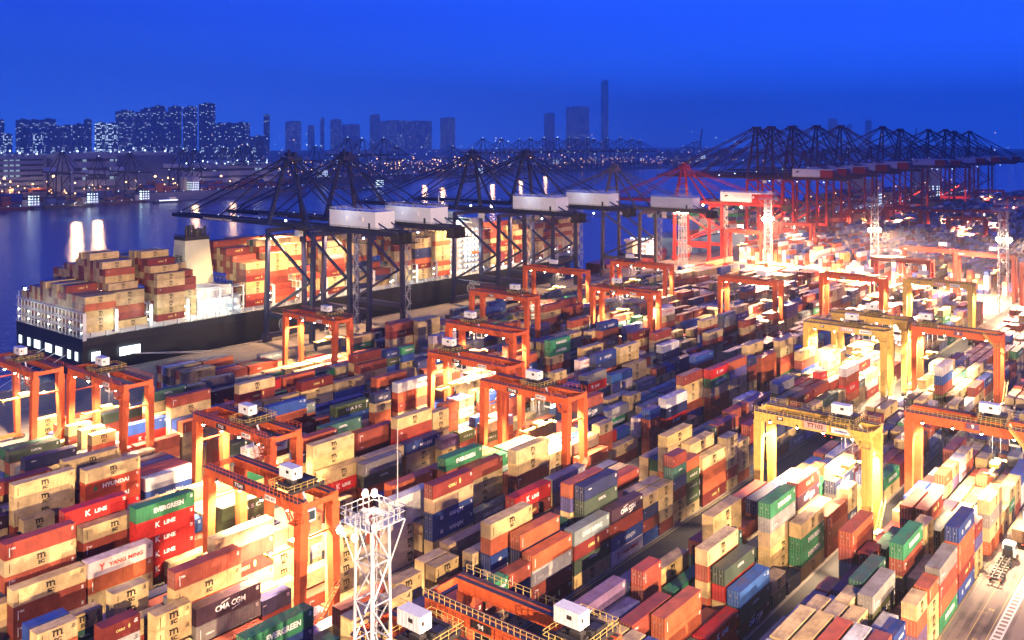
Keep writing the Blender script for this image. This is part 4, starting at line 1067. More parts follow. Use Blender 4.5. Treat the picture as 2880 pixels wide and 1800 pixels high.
lattice_tower(t, 49.6, 3.3, 2.2, True, 50, 4.4)
flp = [(-2.5,1.9,49.2),(-2.6,-.4,49.1),(.9,2.1,51.6),(1.7,1.6,51.5)]
for q in flp:
    mb = MB(); mb.ball(q, .34, 0); f = mb.build('floodlight', M['house'], t); b = MB(); b.ball((q[0]-.1, q[1]-.12, q[2]-.2), .3); b.build('bulb', M['lamp_warm'], f)
TOW = [(575.4,314.4,53,'first pale lattice tower from the left, beside the red crane numbered 84'),(556.6,242.8,53,'second pale lattice tower from the left, amid grey and red stacks'),
       (523.6,165.7,54,'third pale lattice tower with the most glaring lamps'),(512.3,98.9,55,'rightmost pale lattice tower standing clear at the right'),(2119,360,50,'tiny lattice tower far off at the right, beyond the red crane row')]
for i, (x, y, H, lab) in enumerate(TOW):
    t = thing('light_tower', lab, 'light tower', (x, y, 0), RAD(8*i), 'lattice floodlight towers')
    lattice_tower(t, H-3, 4.6, 3.4, False, 38, 9.5 if i < 4 else 12)
    zl = 37.5 if i < 4 else 46
    for k, (dx, dy) in enumerate(((-2.2,-2.2),(2.2,-2.2),(-2.2,2.2),(2.2,2.2))):
        mb = MB(); mb.box(dx-.5,dx+.5,dy-.5,dy+.5,zl+.75,zl+1.2); f = mb.build('floodlight', M['dark'], t)
        b = MB(); b.ball((dx,dy,zl), 1.25 if k < 3 else .9); b.build('bulb', M['lamp_warm'], f)
    if i < 4:
        for sg, f in ((-1, .6), (1, .4)):
            o = add_light('SPOT', (sg*3.4, sg*3.4, zl), (450000,2600000,7000000,4200000)[i]*f, (1,.50,.27), 1.0, t); d = Vector((sg*.9, sg*.7, -1.0)); o.rotation_euler = d.to_track_quat('-Z','Y').to_euler(); o.data.spot_size = RAD(112)
# unseen towers of the same kind behind and beside the photographer light the near stacks
HID = [(5, -50, 60, 4200000), (110, -150, 62, 8000000), (-60, 120, 52, 1200000)]
for i, (x, y, z, p) in enumerate(HID):
    t = thing('light_tower', ['floodlight tower out of frame behind the photographer', 'floodlight tower out of frame at the right', 'floodlight tower out of frame at the left'][i], 'light tower', (x, y, 0), 0, 'lattice floodlight towers')
    lattice_tower(t, z-2, 4, 3, False, z, 7)
    o = add_light('SPOT', (0,0,z+.6), p, (1,.66,.38), .9, t)
    tx, ty = ((190, 130), (190, 90), (110, 190))[i]
    d = Vector((tx-x, ty-y, 0)).normalized(); d.z = -.66; o.rotation_euler = d.to_track_quat('-Z','Y').to_euler(); o.data.spot_size = RAD(88); o.data.spot_blend = .3

# ------------------------------------------------------------------ the long container ship
M['hull_black'] = new_mat('black_hull_paint', (.012,.014,.02,1), .42, noise=.3, nscale=.05)
M['deck_green'] = new_mat('deck_paint', (.20,.22,.20,1), .6)
M['ship_white'] = new_mat('ship_white_paint', (.60,.63,.64,1), .45, noise=.12, nscale=.3)
M['funnel'] = new_mat('funnel_cream_paint', (.55,.53,.38,1), .5, noise=.1, nscale=.2)
M['win_lit'] = new_mat('lit_window', (.8,.9,.9,1), .4, emit=(.75,.95,1,1), estr=3)
def big_ship():
    t = thing('container_ship', 'very long black-hulled container ship moored along the quay, stacked with containers', 'container ship', (163, 341, 0))
    L, Wd, zd = 365.0, 59.0, 12.3
    hb = MB(); n = 40; rows = []
    for i in range(n+1):
        u = i/n; x = L*u
        full = 1.0 if u < .80 else max(0.0, 1-((u-.80)/.20)**2.0)
        wfull = 1.0 if u < .72 else max(0.0, 1-((u-.72)/.255)**1.6) if u < .975 else 0
        aft = 1.0 if u > .05 else .985
        hz = zd+ (0 if u < .86 else 7.5*((u-.86)/.14)**1.2)
        c = Wd/2
        a = c*full*aft; b = c*wfull*.97*aft
        rows.append([(x,c-a,hz),(x,c-a,hz-3),(min(x,L*.975),c-b,1.5),(min(x,L*.972),c-b*.98,-5),(min(x,L*.972),c+b*.98,-5),(min(x,L*.975),c+b,1.5),(x,c+a,hz-3),(x,c+a,hz)])
    for r0, r1 in zip(rows, rows[1:]):
        for j in range(7): hb.quad(r0[j], r1[j], r1[j+1], r0[j+1])
    hb.poly([p for p in rows[0]])
    hb.build('hull', M['hull_black'], t)
    dk = MB()
    for r0, r1 in zip(rows, rows[1:]): dk.quad((r0[0][0],r0[0][1]+.3,r0[0][2]-.35),(r1[0][0],r1[0][1]+.3,r1[0][2]-.35),(r1[7][0],r1[7][1]-.3,r1[7][2]-.35),(r0[7][0],r0[7][1]-.3,r0[7][2]-.35))
    dk.build('deck', M['deck_green'], t)
    # openings of the mooring deck cut as lit recesses on the stern and the quarter
    for k, (y, w) in enumerate(((4,2.4),(10,2.6),(17,5.5),(26,5.5),(36,5.5),(45,2.6),(53,2.6))):
        o = MB(); o.box(-.14,-.02,y,y+w,3.6,6.9,0); o.box(-.2,-.14,y-.25,y,3.4,7.1,1); o.box(-.2,-.14,y+w,y+w+.25,3.4,7.1,1); o.box(-.2,-.14,y,y+w,6.9,7.1,1); o.box(-.2,-.14,y,y+w,3.4,3.6,1)
        o.build('mooring_port', [M['win_lit'] if k in (2,3,4) else M['win_lit'], M['hull_black']], t)
    for x, w in ((3,3.4),(14,8.5)):
        o = MB(); o.box(x,x+w,-.14,.0,3.6,6.9,0); o.box(x-.25,x,-.2,-.01,3.4,7.1,1); o.box(x+w,x+w+.25,-.2,-.01,3.4,7.1,1)
        for i in range(3): o.box(x+.4+i*w/3.2,x+.6+i*w/3.2,-.2,-.14,3.6,6.9,1)
        o.build('mooring_port', [M['win_lit'], M['hull_black']], t)
    # stern and lashing frames
    def frame(x, y0, y1, z0, z1, cell, name='lashing_bridge', side=True):
        f = MB(); ny = max(1, int((y1-y0)/cell)); nz = max(1, int((z1-z0)/3.0))
        for i in range(ny+1):
            y = y0+(y1-y0)*i/ny; f.box(x-.2, x+.2, y-.22, y+.22, z0, z1)
        for j in range(nz+1):
            z = z0+(z1-z0)*j/nz; f.box(x-.6, x+.6, y0, y1, z-.12, z+.12)
            if j: railing_mb(f, (x-.6, y0, z+.12), (x-.6, y1, z+.12), n=ny, r=.045)
        f.box(x-.7, x+.7, y0-.35, y0-.23, z0-.5, z1)
        f.build(name, M['ship_white'], t)
        lamp = MB()
        for i in range(0, ny, 3):
            y = y0+(y1-y0)*(i+.5)/ny
            lamp.box(x-.5, x-.25, y-.35, y+.35, z0+2.2, z0+2.4); lamp.box(x-.5, x-.25, y-.35, y+.35, z0+5.2, z0+5.4)
        lamp.build('deck_lamp', M['lamp_white'], t)
    frame(.6, .6, 58, zd-.2, zd+9.5, 2.9, 'stern_frame')
    # near-side bulwark, hatch coaming, railing
    cb = MB()
    cb.box(1, 300, 3.2, 3.6, zd-.3, zd+1.7); cb.box(1, 300, Wd-3.6, Wd-3.2, zd-.3, zd+1.7)
    for x in range(4, 296, 6): cb.box(x, x+.8, 2.2, 3.2, zd-.3, zd+1.9)
    cb.box(2, 48, 3.6, Wd-3.6, zd+1.3, zd+1.7); cb.box(72, 214, 3.6, Wd-3.6, zd+1.3, zd+1.7); cb.box(232, 336, 6, Wd-6, zd+1.3, zd+1.7)
    cb.build('hatch_coaming', M['ship_white'], t)
    rl = MB(); railing_mb(rl, (0,.25,zd), (L*.8,.25,zd), n=120, r=.05); railing_mb(rl, (0,.25,zd), (0,Wd-.4,zd), n=24, r=.05); rl.build('deck_railing', M['ship_white'], t)
    dl = MB()
    for x in range(6, 300, 9): dl.box(x, x+.5, 2.5, 2.9, zd+2.6, zd+2.9)
    dl.build('deck_lamp', M['lamp_white'], t)
    # aft engine casing and funnel island
    s = MB(); s.box(50, 71, 4, Wd-4, zd-.3, zd+7.5); s.box(52, 69, 8, Wd-10, zd+7.5, zd+11.5)
    for z in (zd+3, zd+7.5, zd+11.5):
        s.box(49, 72, 2.5, 4, z-.15, z+.1); railing_mb(s, (49,2.5,z+.1), (72,2.5,z+.1), n=14, r=.05); railing_mb(s, (49,2.5,z+.1), (49,Wd-4,z+.1), n=22, r=.05)
    for x in (49.5, 54, 60, 66, 71.5): s.box(x-.25, x+.25, 2.4, 2.9, zd, zd+11.5)
    s.build('aft_superstructure', M['ship_white'], t)
    w_ = MB()
    for z in (zd+1.2, zd+4.6):
        for i in range(7): w_.box(51+i*2.8, 52.2+i*2.8, 3.93, 3.99, z, z+1.5)
        for i in range(12): w_.box(49.93, 49.99, 6+i*4, 7.8+i*4, z, z+1.5)
    w_.build('window', M['win_lit'], t)
    fn = MB(); x0, x1, y0, y1, z0, z1 = 55, 69.5, 22, 34, zd+10, 43.0
    fn.v += [(x0,y0,z0),(x1,y0,z0),(x1,y1,z0),(x0,y1,z0),(x0+1.2,y0+1.6,z1),(x1-1.6,y0+1.6,z1),(x1-1.6,y1-1.6,z1),(x0+1.2,y1-1.6,z1)]
    for q in ((0,3,2,1),(4,5,6,7),(0,1,5,4),(1,2,6,5),(2,3,7,6),(3,0,4,7)): fn.f.append(q); fn.m.append(0); fn.c.append(None)
    f = fn.build('funnel', M['funnel'], t)
    fc = MB(); fc.box(x0+1.1,x1-1.5,y0+1.5,y1-1.5,z1+.02,z1+1.6); railing_mb(fc,(x0+1,y0+1.4,z1+1.6),(x1-1.4,y0+1.4,z1+1.6),n=8,r=.06); railing_mb(fc,(x0+1,y0+1.4,z1+1.6),(x0+1,y1-1.4,z1+1.6),n=8,r=.06)
    for dx, dy, r, h in ((2.6,3,.7,4.5),(4.3,3,.6,5.2),(6,3.2,.6,5),(9,4.5,2.2,3.2),(11.6,3,.55,4.4),(5,6.5,.6,4.6)): fc.tube((x0+dx,y0+dy,z1+1.6),(x0+dx,y0+dy,z1+1.6+h),r,10)
    fc.build('funnel_cap', M['dark'], f)
    lv = MB()
    for a in (0, 1):
        for b in (0, 1):
            for k in range(5): lv.box(x0+.02+.06*b*5,x0+.5,y0+3+a*3.2,y0+4.8+a*3.2,36-b*7-k*.7,36.35-b*7-k*.7)
    lv.build('louvre', M['dark'], f)
    # forward bridge island
    s = MB(); s.box(216, 229, 4, Wd-4, zd-.3, zd+29); s.box(216.5, 228, -1.5, Wd+1.5, zd+29, zd+32); s.box(218, 227, 14, Wd-14, zd+32, zd+35)
    for k in range(10):
        z = zd+2.9*k+2.7; s.box(214.6, 230.4, 2.2, 4, z-.12, z+.08); railing_mb(s, (214.6,2.2,z), (230.4,2.2,z), n=9, r=.05)
    s.tube((222,29,zd+35),(222,29,zd+44),.4,6,.2)
    s.build('bridge_tower', M['ship_white'], t)
    w_ = MB()
    for k in range(9):
        for i in range(4): w_.box(217.4+i*3, 218.4+i*3, 3.93, 3.99, zd+1.2+2.9*k, zd+2.2+2.9*k)
        for i in range(13): w_.box(215.93, 215.99, 6+i*3.8, 7.2+i*3.8, zd+1.2+2.9*k, zd+2.2+2.9*k)
    w_.build('window', M['win_lit'], t)
    bw = MB(); bw.box(216.4,216.48,0,Wd,zd+30.2,zd+31.5); bw.build('bridge_window', M['glass'], t)
    lb = MB(); lb.tube((221,1.5,zd+12),(227,1.5,zd+12),1.0,8,.9); lb.build('lifeboat', new_mat('lifeboat_orange',(.6,.1,.02,1),.5), t)
    # lashing bridges between the bays
    for x in (13.2, 27.4, 43.6): frame(x, .9, Wd-1.2, zd+1, zd+9.5, 2.9)
    for x in range(86, 214, 15): frame(x, .9, Wd-1.2, zd+1, zd+10, 2.9)
    for x in range(244, 320, 15): frame(x, 3.5, Wd-4, zd+1, zd+10, 2.9)
    mr = MB()
    for a, b in (((16,-.3,4.2),(46,-7,.4)),((17,-.3,4.2),(50,-7,.4)),((0,14,4.5),(-30,-8,.4)),((0,22,4.5),(-38,-9,.4)),((0,32,4.5),(-52,-9,.4))):
        mr.tube(a, b, .09, 5)
    mr.build('mooring_line', M['ship_white'], t)
    for x, y, z, p, c in ((52,-1.5,zd+9,9000,(.75,1,.85)),(60,-2.5,zd+5,9000,(.75,1,.85)),(46,-2,zd+4,6000,(.8,1,.9)),(28,-2.5,zd+6,7000,(.8,1,.9)),(12,-2.5,zd+6,6000,(.85,1,.85)),(50.5,26,zd+14,9000,(.8,1,.7)),(53,16,zd+13,12000,(.85,1,.7)),
                          (214,-2,zd+14,14000,(.7,1,1)),(214,8,zd+30,9000,(.8,1,1)),(-5,20,zd+9,5000,(.8,.95,1)),(-5,42,zd+9,5000,(.8,.95,1)),(175,-3,zd+5,9000,(.9,1,.85)),(250,-2,zd+5,9000,(.9,1,.9)),(130,-3,zd+5,9000,(1,.8,.5))):
        add_light('POINT', (x,y,z), p*.26, c, .4, t)
    add_light('SPOT', (100,20,48), 230000, (1,.62,.32), 1.0, t, (0,0,0), 120)
    for q in ((54.5,20.5,zd+12.6),(51.5,26,zd+13.4),(3,57.5,zd+13)):
        b = MB(); b.ball(q,.5); b.build('deck_lamp', M['lamp_white'], t)
    sm = MB(); sm.tube((.8,58,zd),(.8,58,zd+12.5),.12,6); sm.build('light_mast', M['ship_white'], t)
big_ship()
# containers lying in the ship's bays (x from the stern, tiers high near / far side)
def bay(x0, L, y0, rows, zb, hts, pal, d=True):
    for r in range(rows):
        h = hts[min(len(hts)-1, r)]; y = y0+r*2.52
        for k in range(h):
            vis = (k >= h-1) or r < 2 or any(hts[min(len(hts)-1, q)] <= k for q in range(max(0, r-2), r)) or True
            if not vis: continue
            if r > 3 and k < h-4 and x0 > 170: continue
            simple_container(BIG, x0, y, zb+k*2.72, L, R.choice(pal), x0 < 470, True)
PM = 'mmmmmmmrrrov'; Z0 = 14.0
def hts(lo, hi, n=22): return [max(0, min(11, int(round(lo+(hi-lo)*min(1, i/8)+R.choice((-1,0,0,0,1)))))) for i in range(n)]
bay(164.5,40,343,22,Z0,[5,5,5,5,5,5,6,6,5,6,6,5,5,6,6,5,5,5,5,4,4,4],PM)
bay(177.5,40,343,22,Z0,[1,5,5,6,8,9,9,9,9,10,9,9,10,9,8,8,8,8,7,7,7,7],PM)
bay(193.8,40,343,22,Z0,[7,7,8,9,9,10,9,10,10,9,9,9,9,8,9,8,8,8,8,7,7,7],PM)
bay(206.4,20,345,21,Z0,[6,7,7,8,8,8,8,8,8,8,8,8],PM)
bay(235.5,40,343,22,Z0,[7,7,7,7,8,8,9,9,9,9,10,10,9,9,9,9,9,9,9,9,9,9],'mmrrrov')
bay(249.5,40,343,22,Z0,[2,3,8,8,9,10,10,10,9,9,9,10,10,10,10,9,9,9,9,9,9,9],'mmmrrog')
xs = 264.0; i = 0
while xs < 366:
    lo = (4,8,9,3,9,8,9)[i % 7]; bay(xs,40,343,22,Z0,[lo,lo,lo+1 if lo > 5 else lo,lo+1,9,9,10,10,10,9,9,10,10,9,9,9,9,9,9,9,9,9],PM+'nq'); xs += 15; i += 1
xs = 394.5; i = 0
while xs < 500:
    nar = int(max(0, (xs-440)/9)); lo = (8,5,7,8,6,7,8)[i % 7]
    bay(xs,40,344+nar*2.52,max(4,22-2*nar),Z0+.3,[lo,lo,lo,8,8,9,8,8,8,8,8,7,8,7],'mmmmmrrov'); xs += 15; i += 1
# ------------------------------------------------------------------ vehicles, racks, people
def truck(root, cabm, load=None, ladder=True):
    """cab towards +x, origin under the tail"""
    mb = MB()
    for y in (-.55, .55): mb.box(0, 12.6, y-.1, y+.1, 1.0, 1.3)
    for i in range(9): mb.box(.2+i*1.5, .4+i*1.5, -1.2, 1.2, 1.05, 1.25)
    mb.box(0,.25,-1.22,1.22,.9,1.35)
    mb.build('chassis', M['dark'], root)
    for x in (1.4, 2.7, 4.0, 9.6, 10.8, 14.2):
        wb = MB()
        for y in (-1.15, .75): wb.tube((x, y, .52), (x, y+.4, .52), .52, 12)
        wb.build('wheel', M['rubber'], root)
    cb = MB(); cb.box(12.9,15.3,-1.22,1.22,.9,2.2); n=len(cb.v)
    cb.v += [(12.9,-1.22,2.2),(15.3,-1.22,2.2),(15.3,1.22,2.2),(12.9,1.22,2.2),(12.95,-1.12,3.5),(14.9,-1.12,3.5),(14.9,1.12,3.5),(12.95,1.12,3.5)]
    for q in ((4,5,6,7),(0,1,5,4),(1,2,6,5),(2,3,7,6),(3,0,4,7)): cb.f.append(tuple(n+i for i in q)); cb.m.append(0); cb.c.append(None)
    cb.box(13,14.6,-.9,.9,3.5,3.75)
    c = cb.build('cab', cabm, root)
    g = MB(); g.box(12.86,12.9,-.8,.8,2.3,3.2); g.box(13.4,14.6,-1.26,-1.2,2.3,3.2); g.box(15.2,15.34,-1,1,2.25,2.9); g.build('cab_window', M['glass'], c)
    b = MB(); b.box(12.3,12.8,-.9,.9,1.3,2.4); b.build('fuel_tank', M['dark'], root)
    l = MB(); l.box(-.03,0,-1.1,-.8,1.0,1.2); l.box(-.03,0,.8,1.1,1.0,1.2); l.build('tail_light', M['lamp_red'], root)
    if load:
        o = MB(); simple_container(o, 0.2, -1.22, 1.33, load[0], load[1], True, True)
        oo = o.build('shipping_container', M['paint_far'], None, colattr=True)
        return oo
M['truck_white'] = new_mat('truck_white_paint', (.7,.7,.68,1), .35)
M['truck_yellow'] = new_mat('truck_yellow_paint', (.6,.4,.08,1), .4)
TR = [((197,39.6,0),0,'truck_white',None,'white container truck with empty skeletal trailer on the right road'),
      ((217.5,39.3,0),0,'truck_white',(20,'t'),'truck carrying one short tan container, ahead of the empty trailer'),
      ((238,39.5,0),0,'truck_white',None,'truck in glaring light at the right edge beyond the other two'),
      ((262,96,0),0,'truck_yellow',None,'pale truck with open trailer under yellow gantry TT104'),
      ((303,88.5,0),0,'truck_white',None,'truck facing away beside the blurred yellow gantry leg'),
      ((218,294,0),0,'truck_white',None,'white truck on the quay under the leftmost blue crane')]
for loc, rz, mt, load, lab in TR:
    t = thing('container_truck', lab, 'truck', loc, rz, 'container trucks driving in the terminal')
    o = truck(t, M[mt], load)
    if o: o.location = loc; tag(o, 'short tan container loaded on the second truck of the right road', 'shipping container')
t = thing('parked_van', 'small white van parked on the open aisle left of the rightmost tower', 'van', (489, 108, 0), RAD(0))
mb = MB(); mb.box(0,4.8,-.9,.9,.4,1.3); n=len(mb.v); mb.v += [(0,-.9,1.3),(4.2,-.9,1.3),(4.2,.9,1.3),(0,.9,1.3),(.2,-.8,2.1),(3.4,-.8,2.1),(3.4,.8,2.1),(.2,.8,2.1)]
for q in ((4,5,6,7),(0,1,5,4),(1,2,6,5),(2,3,7,6),(3,0,4,7)): mb.f.append(tuple(n+i for i in q)); mb.m.append(0); mb.c.append(None)
mb.build('body', M['truck_white'], t)
mb = MB(); mb.box(.5,3.4,-.93,-.86,1.4,1.95); mb.box(.02,.1,-.7,.7,1.4,1.9); mb.build('window', M['glass'], t)
for x in (.9,3.8):
    mb = MB(); mb.tube((x,-.92,.35),(x,-.7,.35),.35,10); mb.tube((x,.7,.35),(x,.92,.35),.35,10); mb.build('wheel', M['rubber'], t)
# the walking person by the truck
def person(loc, rz, label, mat):
    t = thing('person', label, 'person', loc, rz)
    V = [(0,0,.95),(0,0,1.15),(0,0,1.38),(0,0,1.5),(0,.01,1.58),(.02,0,1.7),(0,-.1,.9),(.16,-.1,.5),(.06,-.1,.08),(.2,-.1,.04),(0,.1,.9),(-.06,.1,.5),(-.3,.1,.12),(-.2,.1,.04),(0,-.2,1.4),(-.1,-.26,1.15),(.08,-.28,.92),(.12,-.28,.84),(0,.2,1.4),(.12,.26,1.15),(.28,.26,.96),(.33,.26,.9)]
    E = [(0,1),(1,2),(2,3),(3,4),(4,5),(0,6),(6,7),(7,8),(8,9),(0,10),(10,11),(11,12),(12,13),(2,14),(14,15),(15,16),(16,17),(2,18),(18,19),(19,20),(20,21)]
    Rr = [.15,.14,.17,.07,.1,.1,.1,.07,.05,.045,.1,.07,.05,.045,.07,.05,.04,.035,.07,.05,.04,.035]
    me = bpy.data.meshes.new('body'); me.from_pydata(V, E, []); me.materials.append(mat)
    o = obj('body', me, t); sk = o.modifiers.new('Skin','SKIN'); 
    for v, r in zip(me.skin_vertices[0].data, Rr): v.radius = (r, r)
    me.skin_vertices[0].data[0].use_root = True
    ss = o.modifiers.new('Sub','SUBSURF'); ss.levels = 1; ss.render_levels = 1
person((210.5,38.0,0), .3, 'person in dark clothes walking on the road beside the white truck', new_mat('dark_work_clothes',(.05,.03,.02,1),.8))
# reefer racks
M['rack'] = new_mat('reefer_rack_paint', (.04,.03,.07,1), .5)
def rack(x, y, S, label):
    t = thing('reefer_rack', label, 'rack', (x,y,0), 0, 'steel reefer racks among the white boxes')
    mb = MB()
    for i in range(4):
        yy = S*i/3; mb.box(0,.5,yy-.25,yy+.25,0,11.4); mb.box(2.2,2.6,yy-.2,yy+.2,0,11.4)
    mb.build('post', M['rack'], t)
    for z in (2.9, 5.6, 8.4):
        mb = MB(); mb.box(-.2,2.8,-.3,S+.3,z,z+.28); railing_mb(mb,(-.2,-.3,z+.28),(-.2,S+.3,z+.28),n=14,r=.05); mb.build('walkway', M['rack'], t)
for i, (x, y) in enumerate(((262.5,43),(276.3,43),(331,43),(345,67),(276.5,68),(360,43))):
    rack(x, y, 16.5, ['dark steel reefer rack nearest the camera at the right edge','second dark steel reefer rack behind the nearest one','dark steel reefer rack under the gantry numbered 8','dark steel reefer rack farthest, left of the right tower foot','dark steel reefer rack left of the white boxes','dark steel reefer rack right of the gantry 8 leg'][i])

# ------------------------------------------------------------------ the harbour beyond
def far_ship(x, y, L, Wd, zd, hullm, label, rz=0, load=5, bridge=.22, pal=None, text=None, textm='lwhite', rows=6, castle=24):
    t = thing('cargo_ship', label, 'ship', (x, y, -3.4), rz)
    hb = MB(); n = 16; rw = []
    for i in range(n+1):
        u = i/n; wf = 1 if u < .8 else max(.03, 1-((u-.8)/.2)**2); wf *= 1 if u > .06 else .85
        hz = zd+(3.0*max(0,(u-.86)/.14)); c = Wd/2; a = c*wf; b = a*(1 if u < .85 else .6); xx = L*u; xb = min(xx, L*.965)
        rw.append([(xx,c-a,hz),(xb,c-b,0),(xb,c+b,0),(xx,c+a,hz)])
    for r0, r1 in zip(rw, rw[1:]):
        for j in range(3): hb.quad(r0[j], r1[j], r1[j+1], r0[j+1])
        hb.quad(r0[0], r0[3], r1[3], r1[0])
    hb.poly(rw[0]); hb.poly(rw[-1][::-1]); hb.build('hull', hullm, t)
    bx = L*bridge
    s = MB(); s.box(bx,bx+12,1.5,Wd-1.5,zd,zd+castle*.8); s.box(bx+1,bx+10,-1,Wd+1,zd+castle*.8,zd+castle*.93); s.tube((bx+5,Wd/2,zd+castle),(bx+5,Wd/2,zd+castle+7),.5,6)
    s.build('bridge', M['ship_white'], t)
    s = MB(); s.box(bx-9,bx-3,Wd*.36,Wd*.64,zd,zd+castle*.95); s.build('funnel', M['funnel'], t)
    w_ = MB()
    for k in range(4):
        for i in range(6): w_.box(bx-.1,bx,3+i*(Wd-8)/6,4.4+i*(Wd-8)/6,zd+2+k*3.6,zd+3.2+k*3.6)
        for i in range(3): w_.box(bx+1+i*4,bx+2.5+i*4,1.35,1.5,zd+2+k*3.6,zd+3.2+k*3.6)
    w_.build('window', M['win_lit'], t)
    cg = MB(); pal = pal or 'rrobnxm'
    xx = L*.03
    while xx < L*.86:
        if bx-24 < xx < bx+13: xx += 3; continue
        h = max(0, int(load+R.choice((-2,-1,0,0,1))+(1.5*math.sin(xx*.07))))
        for r in range(rows):
            hr = max(0, h+R.choice((-1,0,0)))
            for k in range(hr):
                if r > 1 and k < hr-2: continue
                kk = R.choice(pal); c = R.choice(KIND[kk][0])
                yy = 1.5+r*(Wd-3)/rows; cg.box(xx, xx+12, yy, yy+(Wd-3)/rows-.15, zd+1+k*2.75, zd+3.7+k*2.75, 0, (c[0],c[1],c[2],1))
        xx += 13.6
    if cg.v: tag(cg.build('container_cargo', M['paint_far'], t, colattr=True), kind='stuff')
    if text:
        tb = MB(); add_text(tb, text, zd*.62, L*.72 if len(text) < 6 else L*.62, -.3, zd*.5, bold=.1, sx=1.2); tb.build('lettering', M[textm], t)
    dl = MB()
    for i in range(int(L/16)): dl.ball((8+i*15.5, 1, zd+1.6), .45)
    dl.build('deck_lamp', M['lamp_blue'], t)
    return t
M['hull_grey'] = new_mat('grey_hull_paint', (.16,.19,.24,1), .5)
M['hull_dark'] = new_mat('dark_blue_hull_paint', (.015,.02,.05,1), .5)
M['hull_redb'] = new_mat('red_brown_hull_paint', (.13,.02,.02,1), .5)
M['hull_blue'] = new_mat('pale_blue_hull_paint', (.10,.22,.36,1), .5)
def at(px, py, z=-3.5):
    d = FOC*(CAMZ-z)/(py-PYH); r = (px-PCX)/FOC*d
    return d*cT+r*sT, d*sT-r*cT
x, y = at(400, 568); far_ship(x, y, 330, 34, 13, M['hull_grey'], 'grey-hulled container ship moored at the far left terminal', 0, 4, .26, 'oobbr')
tb = MB(); add_text(tb, 'K', 9, 330*.26-6, 34*.36-.3, 32, bold=.3); to = tb.build('lettering', M['lwhite'], None); to.location = (x, y, -3.4); to.parent = None
bpy.data.objects.remove(to)
x, y = at(870, 520); far_ship(x+0, y, 330, 40, 15, M['hull_dark'], 'dark ship lettered APL moored before the middle far terminal', 0, 3, .12, 'nnrbx', 'APL', 'lwhite')
x, y = at(1450, 478); far_ship(x, y, 380, 44, 16, M['hull_dark'], 'dark ship with COSCO-style stacks moored right of the fourth blue crane top', 0, 6, .62, 'wxrbs')
x, y = at(1885, 468); far_ship(x, y, 330, 40, 26, M['hull_dark'], 'dark ship lettered FESCO under way beyond the first red cranes', RAD(-4), 2, .75, 'nbr', 'FESCO', 'lwhite')
x, y = at(130, 588); far_ship(x, y, 72, 14, 4, M['hull_dark'], 'low dark barge loaded with blue boxes at the far left quay', 0, 3, .85, 'bbn', rows=3, castle=9)
x, y = at(-30, 596); far_ship(x, y, 62, 14, 4, M['hull_redb'], 'low barge cut by the left photograph edge', 0, 4, .85, 'rrn', rows=3, castle=9)
x, y = at(300, 575); far_ship(x, y, 66, 14, 3, M['hull_redb'], 'small barge between the dark barge and the grey ship', 0, 1, .85, 'rrn', rows=3, castle=9)
x, y = at(1290, 498); far_ship(x, y, 110, 20, 6, M['hull_dark'], 'small dark coaster in mid harbour above the third blue crane', 0, 2, .8, 'nrb', rows=4, castle=14)
x, y = at(1040, 532); far_ship(x-40, y-20, 60, 16, 3, M['hull_dark'], 'small dark barge in open water beneath the APL ship', 0, 1, .8, 'nrb', rows=3, castle=9)
far_ship(525, 344, 95, 20, 6, M['hull_redb'], 'feeder barge with a white MAERSK box moored beyond the big ship bow', 0, 1, .55, 'rxx', rows=5, castle=13)
far_ship(640, 345, 300, 44, 14, M['hull_blue'], 'pale blue-hulled ship under the first red quay cranes, stacked with grey boxes', 0, 7, .5, 'xxsbnrg', rows=9, castle=30)
far_ship(960, 345, 300, 44, 15, M['hull_redb'], 'red-hulled ship under the middle red quay cranes', 0, 5, .5, 'xxmbnr', rows=9, castle=34)
far_ship(1290, 345, 280, 42, 15, M['hull_dark'], 'dark ship with tall pale bridge beneath the farthest red cranes', 0, 4, .3, 'xxmbnr', rows=9, castle=46)
far_ship(1720, 180, 260, 40, 18, M['hull_dark'], 'dark ship at far right beyond the last gantries', 0, 2, .2, 'nbr', rows=9, castle=26)
t = thing('harbour_ferry', 'small white-lit ferry in front of the grey ship bow quarter', 'ferry', at(440, 572)+(-3.4,), 0)
mb = MB(); mb.box(0,42,0,10,0,2.4); mb.box(38,44,2,8,.5,2.4); mb.build('hull', M['hull_dark'], t)
mb = MB(); mb.box(5,36,1,9,2.4,5); mb.box(22,33,2,8,5,8); mb.tube((27,5,8),(27,5,14),.3,6); mb.build('cabin', M['ship_white'], t)
mb = MB()
for i in range(12): mb.box(5.5+i*2.5,7+i*2.5,.9,1,3,4.2)
mb.build('window', M['lamp_blue'], t)

# far cranes: two kinds, copied
fp = thing('quay_crane', '', 'quay crane', (0,0,0), RAD(180), 'distant quay cranes across the harbour')
quay_crane(fp, 22, 30, 48, 82, 100, -40, (M['qc_far'], M['qc_far']), 'plain', 0, ya=27)
crane_lamps(fp, [(11, -20, 46), (11, 20, 46), (11, 60, 49.5), (0, 30, 30), (11, 27, 83.5), (3, -36, 50)], 'lamp_blue', .8)
FARC = [(175,428,1352),(278,448,1352),(365,430,1352),(516,421,1352),(548,422,1352),(629,415,1500),(671,415,1500),(696,409,1650),(889,411,1650),(978,388,1665),(1018,390,1665),(1079,389,1665),(1115,412,1665),(1274,412,1665),
        (1358,389,1665),(1410,390,1665),(1492,389,1665),(1530,388,1665),(1567,388,1665),(1601,388,1665),(1623,390,1665),(1654,388,1665),(1670,391,1665),(1708,389,1665),(1745,388,1665),(1777,390,1665),(1799,395,1665),(465,432,1700),(1460,392,2000),(1950,398,2300)]
